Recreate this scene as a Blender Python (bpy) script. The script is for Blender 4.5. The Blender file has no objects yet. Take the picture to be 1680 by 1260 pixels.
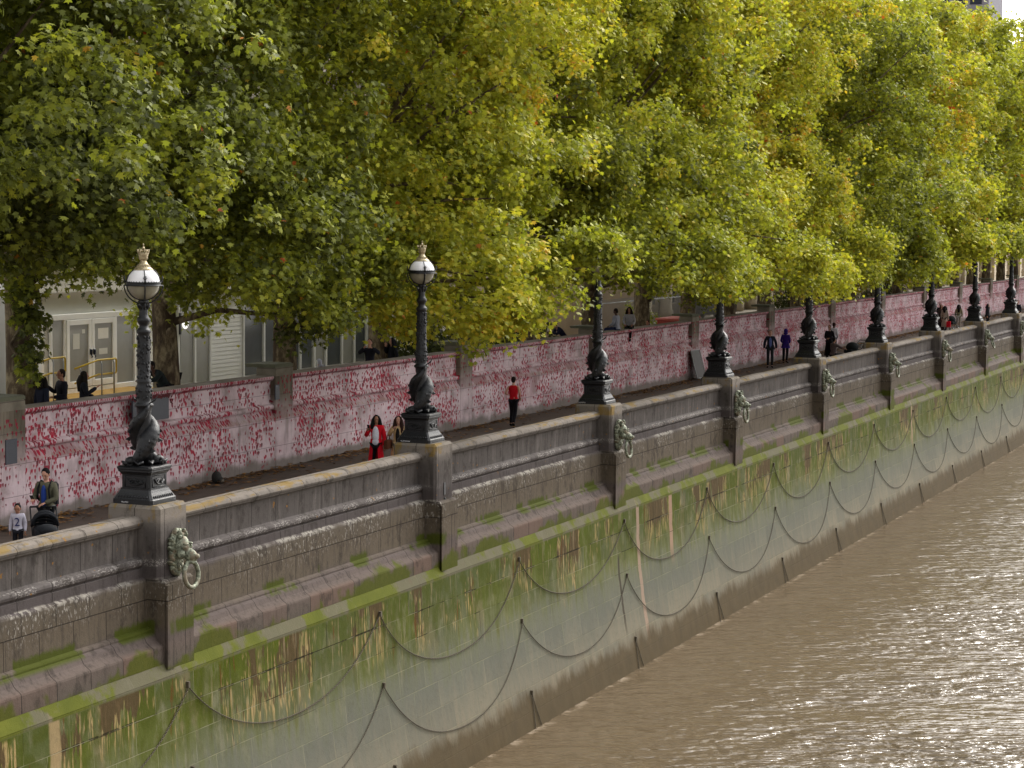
import bpy, bmesh, math, random
import numpy as np
from mathutils import Vector, Matrix, Quaternion
random.seed(7); RNG = np.random.default_rng(11)
D = bpy.data
S = bpy.context.scene
COL = S.collection
PI = math.pi
rad = math.radians

# ------------------------------------------------------------------ camera
CAM_H = 6.9
F_PX = 3400.0
yaw, pitch, roll = rad(22.8587), rad(4.4558), 0.009
cd = D.cameras.new('camera'); cam = D.objects.new('camera', cd); COL.objects.link(cam)
cd.sensor_width = 36; cd.sensor_fit = 'HORIZONTAL'; cd.lens = F_PX/1680*36
cd.clip_start = 0.5; cd.clip_end = 4000
Fv = Vector((-math.sin(yaw)*math.cos(pitch), math.cos(yaw)*math.cos(pitch), -math.sin(pitch)))
Rv = Vector((math.cos(yaw), math.sin(yaw), 0)); Uv = Rv.cross(Fv)
R2 = Rv*math.cos(roll)+Uv*math.sin(roll); U2 = Uv*math.cos(roll)-Rv*math.sin(roll)
M = Matrix((R2, U2, -Fv)).transposed().to_4x4(); M.translation = Vector((0, 0, CAM_H))
cam.matrix_world = M
S.camera = cam
S.render.resolution_x = 1024; S.render.resolution_y = 768

# ------------------------------------------------------------------ world, sun
SUN_AZ, SUN_EL = rad(14), rad(37)      # azimuth from +Y towards +X
w = D.worlds.new('World'); S.world = w; w.use_nodes = True
nt = w.node_tree; nt.nodes.clear()
out = nt.nodes.new('ShaderNodeOutputWorld'); bg = nt.nodes.new('ShaderNodeBackground')
sky = nt.nodes.new('ShaderNodeTexSky'); sky.sky_type = 'NISHITA'; sky.sun_disc = False
sky.sun_elevation = SUN_EL; sky.sun_rotation = SUN_AZ; sky.air_density = 1.6; sky.dust_density = 3
tc = nt.nodes.new('ShaderNodeTexCoord')
mp = nt.nodes.new('ShaderNodeMapping'); mp.inputs['Scale'].default_value = (1, 1, 3.2)
nz = nt.nodes.new('ShaderNodeTexNoise'); nz.inputs['Scale'].default_value = 2.2; nz.inputs['Detail'].default_value = 6
rp = nt.nodes.new('ShaderNodeValToRGB')
rp.color_ramp.elements[0].position = .3; rp.color_ramp.elements[0].color = (5.5, 5.55, 5.7, 1)
rp.color_ramp.elements[1].position = .68; rp.color_ramp.elements[1].color = (10.1, 10.0, 9.8, 1)
mx = nt.nodes.new('ShaderNodeMix'); mx.data_type = 'RGBA'; mx.inputs[0].default_value = .93
nt.links.new(tc.outputs['Generated'], mp.inputs[0]); nt.links.new(mp.outputs[0], nz.inputs['Vector'])
nt.links.new(nz.outputs['Fac'], rp.inputs[0]); nt.links.new(sky.outputs[0], mx.inputs[6]); nt.links.new(rp.outputs[0], mx.inputs[7])
# thin overcast is brightest round the veiled sun
vd = nt.nodes.new('ShaderNodeVectorMath'); vd.operation = 'DOT_PRODUCT'; nv = nt.nodes.new('ShaderNodeVectorMath'); nv.operation = 'NORMALIZE'
nt.links.new(tc.outputs['Generated'], nv.inputs[0]); nt.links.new(nv.outputs[0], vd.inputs[0])
vd.inputs[1].default_value = (math.sin(SUN_AZ)*math.cos(SUN_EL), math.cos(SUN_AZ)*math.cos(SUN_EL), math.sin(SUN_EL))
mr = nt.nodes.new('ShaderNodeMapRange'); mr.interpolation_type = 'SMOOTHSTEP'; nt.links.new(vd.outputs['Value'], mr.inputs[0])
for i_, q_ in enumerate((.45, 1.0, 1.0, 4.6)): mr.inputs[1+i_].default_value = q_
vs_ = nt.nodes.new('ShaderNodeVectorMath'); vs_.operation = 'SCALE'; nt.links.new(mx.outputs[2], vs_.inputs[0]); nt.links.new(mr.outputs[0], vs_.inputs['Scale'])
nt.links.new(vs_.outputs[0], bg.inputs[0]); bg.inputs[1].default_value = .128
nt.links.new(bg.outputs[0], out.inputs[0])
sl = D.lights.new('sun', 'SUN'); sl.energy = 3.0; sl.angle = rad(10); sl.color = (1, .955, .89)
so = D.objects.new('sun', sl); COL.objects.link(so)
sd = Vector((math.sin(SUN_AZ)*math.cos(SUN_EL), math.cos(SUN_AZ)*math.cos(SUN_EL), math.sin(SUN_EL)))
so.rotation_euler = sd.to_track_quat('Z', 'Y').to_euler()
S.view_settings.view_transform = 'Standard'; S.view_settings.look = 'None'
S.view_settings.gamma = 1; S.view_settings.exposure = 0.1
S.render.engine = 'CYCLES'

# ------------------------------------------------------------------ material helper
class NM:
    def __init__(s, name):
        s.m = D.materials.new(name); s.m.use_nodes = True; s.t = s.m.node_tree; s.t.nodes.clear()
        s.o = s.t.nodes.new('ShaderNodeOutputMaterial'); s.b = s.t.nodes.new('ShaderNodeBsdfPrincipled')
        s.t.links.new(s.b.outputs[0], s.o.inputs[0])
    def n(s, typ, **k):
        x = s.t.nodes.new('ShaderNode'+typ)
        for a, b in k.items(): setattr(x, a, b)
        return x
    def put(s, sock, v):
        if v is None: return
        if isinstance(v, bpy.types.NodeSocket): s.t.links.new(v, sock)
        elif isinstance(v, (tuple, list)):
            n = len(sock.default_value)
            sock.default_value = tuple(v[:n]) if len(v) >= n else tuple(v)+(1,)
        else: sock.default_value = v
    def pos(s):
        return s.n('NewGeometry').outputs['Position']
    def obj(s):
        return s.n('TexCoord').outputs['Object']
    def map(s, v, sc=(1, 1, 1), loc=(0, 0, 0), rot=(0, 0, 0)):
        x = s.n('Mapping'); s.put(x.inputs[0], v); x.inputs['Scale'].default_value = sc
        x.inputs['Location'].default_value = loc; x.inputs['Rotation'].default_value = rot
        return x.outputs[0]
    def noise(s, v, scale=1, detail=4, rough=.55, dist=0):
        x = s.n('TexNoise'); s.put(x.inputs['Vector'], v); x.inputs['Scale'].default_value = scale
        x.inputs['Detail'].default_value = detail; x.inputs['Roughness'].default_value = rough
        x.inputs['Distortion'].default_value = dist
        return x.outputs['Fac']
    def math(s, op, a, b=0.0, c=None, clamp=False):
        x = s.n('Math', operation=op); x.use_clamp = clamp; s.put(x.inputs[0], a); s.put(x.inputs[1], b)
        if c is not None: s.put(x.inputs[2], c)
        return x.outputs[0]
    def ss(s, v, a, b):      # smooth step a->b, 0..1 (a may be > b)
        x = s.n('MapRange'); x.interpolation_type = 'SMOOTHSTEP'; s.put(x.inputs[0], v)
        if a < b: vals = (a, b, 0, 1)
        else: vals = (b, a, 1, 0)
        for i, q in enumerate(vals): x.inputs[1+i].default_value = q
        return x.outputs[0]
    def ramp(s, v, stops, interp='LINEAR'):
        x = s.n('ValToRGB'); cr = x.color_ramp; cr.interpolation = interp
        while len(cr.elements) > 1: cr.elements.remove(cr.elements[-1])
        for i, (p, c) in enumerate(stops):
            e = cr.elements[0] if i == 0 else cr.elements.new(p)
            e.position = p; e.color = (c[0], c[1], c[2], 1) if isinstance(c, (tuple, list)) else (c, c, c, 1)
        s.put(x.inputs[0], v); return x.outputs[0]
    def mix(s, f, a, b, mode='MIX'):
        x = s.n('Mix'); x.data_type = 'RGBA'; x.blend_type = mode
        s.put(x.inputs[0], f); s.put(x.inputs[6], a); s.put(x.inputs[7], b); return x.outputs[2]
    def sep(s, v):
        x = s.n('SeparateXYZ'); s.put(x.inputs[0], v); return x.outputs
    def comb(s, a, b, c=0.0):
        x = s.n('CombineXYZ'); s.put(x.inputs[0], a); s.put(x.inputs[1], b); s.put(x.inputs[2], c); return x.outputs[0]
    def bump(s, h, strength=.3, dist=.02, nrm=None):
        x = s.n('Bump'); x.inputs['Strength'].default_value = strength; x.inputs['Distance'].default_value = dist
        s.put(x.inputs['Height'], h)
        if nrm is not None: s.put(x.inputs['Normal'], nrm)
        return x.outputs[0]
    def done(s, col=None, rough=.8, metal=0.0, spec=.5, nrm=None, **k):
        s.put(s.b.inputs['Base Color'], col); s.put(s.b.inputs['Roughness'], rough); s.put(s.b.inputs['Metallic'], metal)
        s.put(s.b.inputs['Specular IOR Level'], spec)
        if nrm is not None: s.put(s.b.inputs['Normal'], nrm)
        for a, v in k.items(): s.put(s.b.inputs[a.replace('_', ' ')], v)
        return s.m

def C(r, g, b):      # sRGB 0..255 -> linear
    f = lambda v: (v/255/12.92) if v/255 <= .04045 else ((v/255+.055)/1.055)**2.4
    return (f(r), f(g), f(b))

def simple(name, col, rough=.7, metal=0., var=.18, scale=6, bump=.15, spec=.4):
    m = NM(name); p = m.pos()
    a = m.noise(p, scale, 5); b = m.noise(p, scale*5, 3)
    f = m.math('ADD', m.math('MULTIPLY', a, .7), m.math('MULTIPLY', b, .3))
    lo = tuple(c*(1-var) for c in col); hi = tuple(min(1, c*(1+var)) for c in col)
    c = m.ramp(f, [(.3, lo), (.7, hi)])
    return m.done(c, rough, metal, spec, m.bump(b, bump, .01))

# ---- river stone : one weathered stone whose growths and stains depend on height above the tide
def mat_river_stone(name, lower=False, shift=0.0):
    m = NM(name); P = m.pos(); X, Y, Z = m.sep(P)[:3]
    big = m.noise(P, .35, 3); mid = m.noise(P, 1.6, 5); fine = m.noise(P, 9, 5, .65); grit = m.noise(P, 40, 3, .7)
    streak = m.noise(m.map(P, (1, 1, .12)), 4.2, 4, .6); streak2 = m.noise(m.map(P, (1, 1, .09), (7, 3, 1)), 9, 3, .6)
    br = m.n('TexBrick'); yz = m.comb(Y, m.math('ADD', Z, .62 if lower else .4))
    m.put(br.inputs['Vector'], yz); br.offset = .5
    br.inputs['Scale'].default_value = 1; br.inputs['Mortar Size'].default_value = .009 if lower else .012; br.inputs['Mortar Smooth'].default_value = .3
    br.inputs['Brick Width'].default_value = 1.38 if lower else 1.04; br.inputs['Row Height'].default_value = .62 if lower else 2.2
    br.inputs['Color1'].default_value = (.3, .3, .3, 1); br.inputs['Color2'].default_value = (.7, .7, .7, 1)
    block = m.sep(br.outputs['Color'])[0]
    joint = br.outputs['Fac']
    if not lower:
        zz = m.math('ADD', Z, m.math('MULTIPLY', m.math('SUBTRACT', mid, .5), .22))
        t = m.math('DIVIDE', m.math('ADD', zz, 1.9), 3.5, clamp=True)
        base = m.ramp(t, [(0.0, C(96, 94, 62)), (.09, C(120, 110, 100)), (.18, C(128, 114, 106)), (.245, C(120, 108, 104)),
                          (.30, C(128, 116, 100)), (.42, C(118, 106, 90)), (.52, C(120, 110, 96)), (.55, C(104, 96, 96)),
                          (.60, C(104, 97, 96)), (.645, C(120, 114, 112)), (.70, C(112, 106, 103)), (.80, C(118, 112, 108)),
                          (.845, C(140, 133, 126)), (.88, C(172, 162, 152)), (1, C(158, 150, 136))])
        base = m.mix(m.math('MULTIPLY', block, .28), base, C(92, 84, 80))
        # soot and pale run-off streaks on the upper panel
        up = m.math('MULTIPLY', m.ss(Z, .3, .45), m.ss(Z, 1.1, .95))
        base = m.mix(m.math('MULTIPLY', m.math('MULTIPLY', up, m.ss(streak, .50, .72)), .55), base, C(156, 148, 142))
        base = m.mix(m.math('MULTIPLY', m.ss(Z, 1.1, .9), m.math('MULTIPLY', m.ss(streak2, .5, .75), .5)), base, C(70, 64, 60))
        base = m.mix(m.math('MULTIPLY', m.ss(fine, .5, .75), .4), base, C(74, 68, 62))
        # red-brown patches of stone, plinth
        base = m.mix(m.math('MULTIPLY', m.math('MULTIPLY', m.ss(Z, -1.2, -1.3), m.ss(block, .45, .6)), .5), base, C(140, 112, 98))
        # droppings : rough pale line at the string course, drips below it, speckle on the roll
        sp = m.noise(m.map(P, (1, 1, .45)), 22, 3, .6)
        patch = m.ss(m.noise(P, .8, 2), .40, .62)
        drip = m.math('MULTIPLY', m.math('MULTIPLY', m.ss(sp, .575, .62), m.math('MULTIPLY', m.ss(Z, -.85, -.05), m.ss(Z, .06, .0))), patch)
        base = m.mix(m.math('MULTIPLY', drip, .8), base, C(208, 202, 192))
        line = m.math('MULTIPLY', m.math('MULTIPLY', m.ss(Z, -.07, -.02), m.ss(Z, .06, .02)), m.ss(m.noise(P, 8, 3), .42, .52))
        base = m.mix(m.math('MULTIPLY', m.math('MULTIPLY', line, patch), .75), base, C(196, 190, 178))
        roll_ = m.math('MULTIPLY', m.math('MULTIPLY', m.ss(Z, .24, .28), m.ss(Z, .42, .38)), m.ss(m.noise(m.map(P, (3, 1, 3)), 14, 3, .6), .50, .58))
        base = m.mix(m.math('MULTIPLY', m.math('MULTIPLY', roll_, .75), m.ss(mid, .4, .52)), base, C(196, 190, 184))
        base = m.mix(m.math('MULTIPLY', joint, .75), base, C(44, 40, 36))
        blot = m.math('MULTIPLY', m.ss(m.noise(m.map(P, (1, 1, .6)), 2.6, 6, .7), .52, .66), .55)
        base = m.mix(blot, base, C(66, 60, 54))
        # ochre lichen on the coping
        lich = m.math('MULTIPLY', m.ss(Z, 1.08, 1.14), m.ss(m.noise(m.map(P, (2.5, .7, 1), (3, 0, 0)), 1.4, 5, .65), .52, .62))
        base = m.mix(m.math('MULTIPLY', lich, .75), base, C(168, 138, 70))
        spot = m.math('MULTIPLY', m.ss(m.noise(P, 5, 2), .70, .74), m.ss(Z, .1, .2))
        base = m.mix(m.math('MULTIPLY', spot, .8), base, C(176, 128, 60))
        # coping joint line along its middle and across
        crack = m.math('MULTIPLY', m.ss(m.math('ABSOLUTE', m.math('ADD', X, 22.02)), .012, .004), m.ss(Z, 1.1, 1.15))
        base = m.mix(m.math('MULTIPLY', crack, .85), base, C(48, 42, 36))
        # moss on ledges
        gn = m.noise(P, 1.1, 4, .6)
        led = m.math('MULTIPLY', m.math('MULTIPLY', m.ss(Z, -1.12, -1.02), m.ss(m.math('ADD', Z, m.math('MULTIPLY', m.math('SUBTRACT', fine, .5), .22)), -.74, -.86)), m.ss(m.noise(m.map(P, (1, 1, .2)), .55, 4, .6), .50, .54))
        base = m.mix(m.math('MULTIPLY', led, .9), base, C(86, 96, 24))
        low = m.math('MULTIPLY', m.ss(m.math('ADD', Z, m.math('MULTIPLY', m.math('SUBTRACT', m.noise(P, .42, 5, .62), .42), 3.2)), -1.15, -1.40), .88)
        base = m.mix(low, base, m.mix(fine, C(78, 90, 14), C(112, 116, 40)))
    else:
        zz = m.math('ADD', Z, m.math('MULTIPLY', m.math('SUBTRACT', streak, .5), 1.9))
        t = m.math('DIVIDE', m.math('ADD', zz, 7.2), 6.0, clamp=True)
        base = m.ramp(t, [(0, C(78, 66, 48)), (.06, C(92, 80, 62)), (.20, C(150, 140, 122)), (.30, C(142, 136, 120)), (.45, C(126, 126, 114)),
                          (.56, C(124, 126, 104)), (.62, C(120, 124, 84)), (.74, C(100, 108, 44)), (.88, C(86, 98, 18)), (1, C(92, 104, 14))])
        base = m.mix(m.math('MULTIPLY', m.ss(block, .35, .65), .32), base, C(104, 106, 100))
        upz = m.ss(Z, -4.6, -3.0)
        base = m.mix(m.math('MULTIPLY', m.math('MULTIPLY', m.ss(m.noise(m.map(P, (1, 1, .3), (2, 4, 6)), 2.4, 6, .7), .5, .68), m.math('MULTIPLY_ADD', upz, .75, .25)), .4), base, C(168, 160, 138))
        base = m.mix(m.math('MULTIPLY', m.math('MULTIPLY', m.ss(m.noise(m.map(P, (1, 1, .4), (8, 1, 3)), 1.3, 6, .7), .52, .66), m.math('MULTIPLY_ADD', upz, .8, .2)), .4), base, C(84, 86, 70))
        grn = m.math('MULTIPLY', m.ss(zz, -4.1, -2.5), m.ss(mid, .42, .56))
        tan = m.math('MULTIPLY', m.ss(m.noise(m.map(P, (1, 1, .5), (5, 9, 2)), 1.1, 5, .65), .54, .64), m.ss(Z, -4.2, -2.6))
        base = m.mix(m.math('MULTIPLY', tan, .5), base, C(146, 130, 104))
        base = m.mix(m.math('MULTIPLY', grn, .65), base, m.mix(fine, C(58, 70, 10), C(100, 106, 34)))
        # ragged brown growth hanging from the ledge, ochre and pale runs dripping from its lower edge
        lat = m.noise(m.map(P, (1, 1, .34), (0, 4, 0)), .52, 6, .68)
        edge = m.math('ADD', m.math('MULTIPLY', m.math('SUBTRACT', streak2, .5), 2.2), m.math('MULTIPLY', m.math('SUBTRACT', big, .5), -2.4))
        zb = m.math('SUBTRACT', Z, m.math('ADD', edge, -2.55))
        pm = m.math('MULTIPLY', m.ss(m.math('ADD', lat, m.math('MULTIPLY', m.math('SUBTRACT', streak, .5), .12)), .525, .55), m.ss(Z, -1.87, -1.93))
        och = m.math('MULTIPLY', m.math('MULTIPLY', m.ss(zb, -.75, -.25), m.ss(m.noise(m.map(P, (1, 1, .06)), 13, 3, .6), .50, .60)), m.ss(lat, .49, .52))
        base = m.mix(m.math('MULTIPLY', m.math('MULTIPLY', och, m.ss(Z, -1.9, -2.0)), .8), base, m.mix(fine, C(206, 184, 140), C(182, 146, 88)))
        brn = m.math('MULTIPLY', pm, m.ss(zb, -.03, .03))
        base = m.mix(m.math('MULTIPLY', brn, .9), base, m.mix(fine, C(106, 86, 64), C(78, 64, 38)))
        crk = m.math('MULTIPLY', m.math('MULTIPLY', m.ss(m.math('ABSOLUTE', m.math('ADD', Z, 2.48)), .035, .012), m.ss(lat, .47, .5)), m.ss(fine, .4, .5))
        base = m.mix(m.math('MULTIPLY', crk, .85), base, C(40, 34, 20))
        run = m.math('MULTIPLY', m.ss(streak2, .60, .68), m.math('MULTIPLY', m.ss(Z, -4.4, -3.0), m.ss(big, .44, .54)))
        base = m.mix(m.math('MULTIPLY', run, .45), base, C(184, 164, 130))
        run2 = m.math('MULTIPLY', m.ss(streak, .64, .68), m.math('MULTIPLY', m.ss(Z, -4.2, -2.6), .8))
        base = m.mix(run2, base, C(108, 74, 34))
        # two tall pinkish lime runs and one dark joint
        for yy, z0, wd, cc in ((60.6, -6.5, .16, C(182, 156, 138)), (63.8, -4.3, .2, C(186, 152, 132)), (58.75, -5.9, .1, C(78, 70, 60)), (100.9, -4.2, .18, C(178, 152, 128)), (29.9, -5, .2, C(180, 156, 118))):
            wv = m.math('ABSOLUTE', m.math('SUBTRACT', m.math('ADD', Y, m.math('MULTIPLY', m.math('SUBTRACT', m.noise(m.map(P, (0, 0, 1)), 1.5, 3), .5), .25)), yy))
            k = m.math('MULTIPLY', m.ss(wv, wd, wd*.6), m.ss(Z, z0, z0+1.0))
            if cc[0] < .1: k = m.math('MULTIPLY', k, m.ss(Z, -3.0, -3.3))
            base = m.mix(m.math('MULTIPLY', k, .85), base, cc)
        base = m.mix(m.math('MULTIPLY', m.ss(fine, .5, .8), .3), base, C(84, 80, 62))
        base = m.mix(m.math('MULTIPLY', joint, m.math('MULTIPLY', m.ss(m.noise(P, .9, 2), .35, .6), .6)), base, C(172, 168, 140))
        base = m.mix(m.math('MULTIPLY', m.math('MULTIPLY', joint, m.ss(Z, -4, -3.4)), m.ss(m.noise(P, .7, 2), .53, .6)), base, C(40, 34, 22))
        # tide-wet foot
        wet = m.ss(m.math('ADD', Z, m.math('MULTIPLY', m.math('SUBTRACT', m.noise(m.map(P, (1, 1, .3)), 1.6, 6, .7), .5), 1.1)), -5.55, -6.05)
        base = m.mix(m.math('MULTIPLY', wet, .9), base, m.mix(mid, C(104, 88, 64), C(80, 70, 52)))
        # chamfered ledge : vivid moss
        ch = m.math('MULTIPLY', m.ss(Z, -1.93, -1.88), m.ss(m.noise(P, .75, 5, .65), .45, .54))
        base = m.mix(m.math('MULTIPLY', m.ss(Z, -1.93, -1.88), .8), base, C(118, 112, 96))
        base = m.mix(m.math('MULTIPLY', ch, .9), base, m.mix(mid, C(74, 86, 14), C(122, 126, 44)))
    base = m.mix(1.0, base, (.50, .495, .49, 1) if not lower else (.60, .595, .57, 1), 'MULTIPLY')
    hgt = m.math('ADD', m.math('MULTIPLY', fine, .6), m.math('MULTIPLY', grit, .4))
    hgt = m.math('SUBTRACT', hgt, m.math('MULTIPLY', joint, .6))
    rg = .86
    return m.done(base, rg, 0, .06, m.bump(hgt, .6, .02))

def mat_heart_wall(name, hearts=1.0, plain=False):
    m = NM(name); P = m.pos(); X, Y, Z = m.sep(P)[:3]
    mid = m.noise(P, 1.2, 5, .6); fine = m.noise(P, 12, 4, .6); big = m.noise(P, .3, 3)
    streak = m.noise(m.map(P, (1, 1, .15)), 4, 4, .6)
    base = m.ramp(mid, [(.3, C(150, 134, 132)), (.5, C(204, 182, 186)), (.7, C(220, 200, 204))])
    base = m.mix(m.math('MULTIPLY', m.ss(streak, .52, .7), .5), base, C(110, 98, 92))
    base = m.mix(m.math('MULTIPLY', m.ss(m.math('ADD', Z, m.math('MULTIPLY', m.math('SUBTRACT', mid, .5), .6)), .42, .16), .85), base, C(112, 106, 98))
    br = m.n('TexBrick'); m.put(br.inputs['Vector'], m.comb(Y, m.math('ADD', Z, .1))); br.offset = .5
    br.inputs['Scale'].default_value = 1; br.inputs['Mortar Size'].default_value = .008
    br.inputs['Brick Width'].default_value = 1.9; br.inputs['Row Height'].default_value = .72
    joint = br.outputs['Fac']
    # hearts : one painted heart per voronoi cell
    def layer(cell, thr, rmin, rmax, col_a, col_b, base, zlo, off, asp=.62):
        v = m.comb(m.math('DIVIDE', m.math('ADD', Y, off), cell), m.math('DIVIDE', Z, cell*1.35), 0.0)
        vo = m.n('TexVoronoi'); vo.voronoi_dimensions = '2D'; vo.feature = 'F1'; m.put(vo.inputs['Vector'], v)
        vo.inputs['Scale'].default_value = 1; vo.inputs['Randomness'].default_value = .95
        dv = m.n('VectorMath', operation='SUBTRACT'); m.put(dv.inputs[0], v); m.put(dv.inputs[1], vo.outputs['Position'])
        u, q = m.sep(dv.outputs[0])[:2]; u = m.math('ABSOLUTE', u)
        c3 = m.sep(vo.outputs['Color'])
        r = m.math('ADD', m.math('MULTIPLY', c3[0], rmax-rmin), rmin)
        hv = m.math('SUBTRACT', m.math('MULTIPLY', q, 1.05), m.math('MULTIPLY', m.math('SQRT', u), .42))
        dd = m.math('SQRT', m.math('ADD', m.math('POWER', m.math('MULTIPLY', u, 1.1), 2), m.math('POWER', m.math('ADD', hv, .08), 2)))
        ins = m.ss(m.math('SUBTRACT', r, dd), -.03, .03)
        dens = m.math('ADD', m.math('MULTIPLY_ADD', m.noise(P, .9, 3, .6), 1.3, -.13), m.math('MULTIPLY', c3[1], .35))
        on = m.ss(dens, thr, thr+.03)
        bare = m.ss(m.math('ADD', Z, m.math('MULTIPLY', m.math('SUBTRACT', m.noise(P, 1.7, 3), .5), .9)), zlo, zlo+.08)
        f = m.math('MULTIPLY', m.math('MULTIPLY', ins, on), bare)
        cc = m.mix(c3[2], col_a, col_b)
        return m.mix(m.math('MULTIPLY', f, .92), base, cc)
    # rosy wash where the oldest paint has run
    wash = m.math('MULTIPLY', m.ss(m.noise(P, .55, 4, .65), .52, .68), m.ss(Z, .25, .6))
    far = m.ss(Y, 55, 120)
    base = m.mix(m.math('MULTIPLY', m.math('ADD', m.math('MULTIPLY', wash, .28), m.math('MULTIPLY', far, .08)), hearts), base, C(158, 88, 98))
    slope = m.math('MULTIPLY', m.ss(Z, 1.3, 1.4), m.ss(Z, 1.76, 1.66))
    base = m.mix(m.math('MULTIPLY', slope, m.math('MULTIPLY', m.ss(mid, .38, .6), .7)), base, C(120, 74, 72))
    base = m.mix(m.math('MULTIPLY', m.ss(m.math('ABSOLUTE', m.math('SUBTRACT', Z, 1.43)), .06, .02), m.math('MULTIPLY', m.ss(fine, .45, .6), .35)), base, C(150, 130, 96))
    if not plain:
        base = layer(.108, .635, .24, .42, C(168, 34, 60), C(120, 30, 44), base, .22, 0)
        base = layer(.145, .69, .22, .40, C(176, 30, 58), C(98, 44, 52), base, .30, 3.37)
        base = layer(.23, .90, .2, .34, C(176, 24, 52), C(160, 40, 60), base, .5, 11.1)
        tick = m.math('GREATER_THAN', m.math('FRACT', m.math('MULTIPLY', Y, 11)), .48)
        lip = m.math('MULTIPLY', m.math('MULTIPLY', m.ss(Z, 2.505, 2.515), m.ss(Z, 2.575, 2.565)), tick)
        base = m.mix(m.math('MULTIPLY', lip, .8), base, C(158, 44, 60))
        base = m.mix(m.math('MULTIPLY', m.math('MULTIPLY', m.ss(Z, 2.44, 2.455), m.ss(Z, 2.50, 2.49)), .75), base, C(96, 34, 42))
    else:
        base = m.mix(m.ss(Z, 1.0, 2.2), base, m.ramp(streak, [(.35, C(84, 76, 64)), (.65, C(128, 118, 104))]))
        base = layer(.12, .70, .20, .36, C(150, 34, 56), C(110, 34, 48), base, .3, 5.1)
    base = m.mix(m.math('MULTIPLY', m.ss(Z, 2.572, 2.578), .95), base, m.ramp(mid, [(.3, C(98, 92, 80)), (.7, C(140, 132, 118))]))
    base = m.mix(m.math('MULTIPLY', joint, .55), base, C(70, 58, 56))
    base = m.mix(m.math('MULTIPLY', m.ss(fine, .55, .8), .22), base, C(90, 78, 74))
    return m.done(base, .85, 0, .12, m.bump(m.math('SUBTRACT', fine, m.math('MULTIPLY', joint, .5)), .35, .015))

def mat_water():
    m = NM('river_water'); P = m.pos()
    Q = m.map(P, rot=(0, 0, -.40))
    a = m.noise(m.map(Q, (.7, 1.1, 1)), .5, 2, .5)
    b = m.noise(m.map(Q, (.62, 1.35, 1)), 1.55, 2, .5, .25)
    c = m.noise(m.map(Q, (.7, 1.3, 1), (3, 5, 0)), 4.2, 2, .5, .2)
    open_ = m.ss(m.sep(P)[0], -19.5, -9)
    wind = m.ss(m.noise(m.map(Q, (.45, 1.5, 1)), .17, 4, .6), .42, .60)
    amp = m.math('MULTIPLY_ADD', m.math('MULTIPLY', wind, open_), 1.15, .42)
    h = m.math('ADD', m.math('MULTIPLY', a, .25), m.math('ADD', m.math('MULTIPLY', b, .34), m.math('MULTIPLY', c, .085)))
    h = m.math('MULTIPLY', m.math('SUBTRACT', h, .33), amp)
    big = m.noise(m.map(P, (1, 2.2, 1)), .09, 3)
    col = m.mix(big, C(90, 77, 59), C(102, 88, 69))
    foam = m.math('MULTIPLY', m.ss(m.sep(P)[0], -20.3, -20.6), m.ss(m.noise(P, 1.3, 5, .7), .5, .62))
    col = m.mix(m.math('MULTIPLY', foam, .5), col, C(176, 160, 140))
    x = m.n('Bump'); x.inputs['Strength'].default_value = 1; x.inputs['Distance'].default_value = 1.0; m.put(x.inputs['Height'], h)
    return m.done(col, .13, 0, .5, x.outputs[0], IOR=1.33)

def mat_path():
    m = NM('promenade_paving'); P = m.pos(); X, Y, Z = m.sep(P)[:3]
    mid = m.noise(P, .9, 5, .6); fine = m.noise(P, 25, 4, .7)
    br = m.n('TexBrick'); m.put(br.inputs['Vector'], m.comb(X, Y)); br.offset = .5
    br.inputs['Scale'].default_value = 1; br.inputs['Mortar Size'].default_value = .012; br.inputs['Brick Width'].default_value = .9; br.inputs['Row Height'].default_value = .6
    blk = m.sep(br.outputs['Color'])[0]
    col = m.mix(mid, C(82, 70, 62), C(100, 88, 78))
    col = m.mix(m.math('MULTIPLY', fine, .35), col, C(66, 56, 50))
    col = m.mix(m.math('MULTIPLY', br.outputs['Fac'], .6), col, C(44, 38, 34))
    return m.done(col, .85, 0, .3, m.bump(m.math('SUBTRACT', fine, br.outputs['Fac']), .3, .01))

def mat_leaf(name, stops, trans=.42):
    m = NM(name)
    at = m.n('Attribute'); at.attribute_name = 'tint'; at.attribute_type = 'GEOMETRY'
    c = m.ramp(at.outputs['Fac'], stops)
    m.put(m.b.inputs['Base Color'], c); m.b.inputs['Roughness'].default_value = .6; m.b.inputs['Specular IOR Level'].default_value = .22
    tr = m.n('BsdfTranslucent'); c2 = m.mix(1.0, c, (1.0, 1.05, .55, 1), 'MULTIPLY'); m.put(tr.inputs['Color'], c2)
    mxs = m.n('MixShader'); mxs.inputs[0].default_value = trans
    m.t.links.new(m.b.outputs[0], mxs.inputs[1]); m.t.links.new(tr.outputs[0], mxs.inputs[2]); m.t.links.new(mxs.outputs[0], m.o.inputs[0])
    return m.m

def mat_bark():
    m = NM('plane_bark'); P = m.pos()
    a = m.noise(m.map(P, (1, 1, .5)), 6, 5, .7); b = m.noise(m.map(P, (1, 1, .35)), 2.2, 3, .6)
    c = m.ramp(a, [(.32, C(62, 52, 42)), (.47, C(92, 80, 62)), (.58, C(124, 112, 88)), (.75, C(146, 136, 110))])
    c = m.mix(m.ss(b, .5, .6), c, C(70, 58, 46))
    return m.done(c, .9, 0, .2, m.bump(a, .6, .03))

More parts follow.
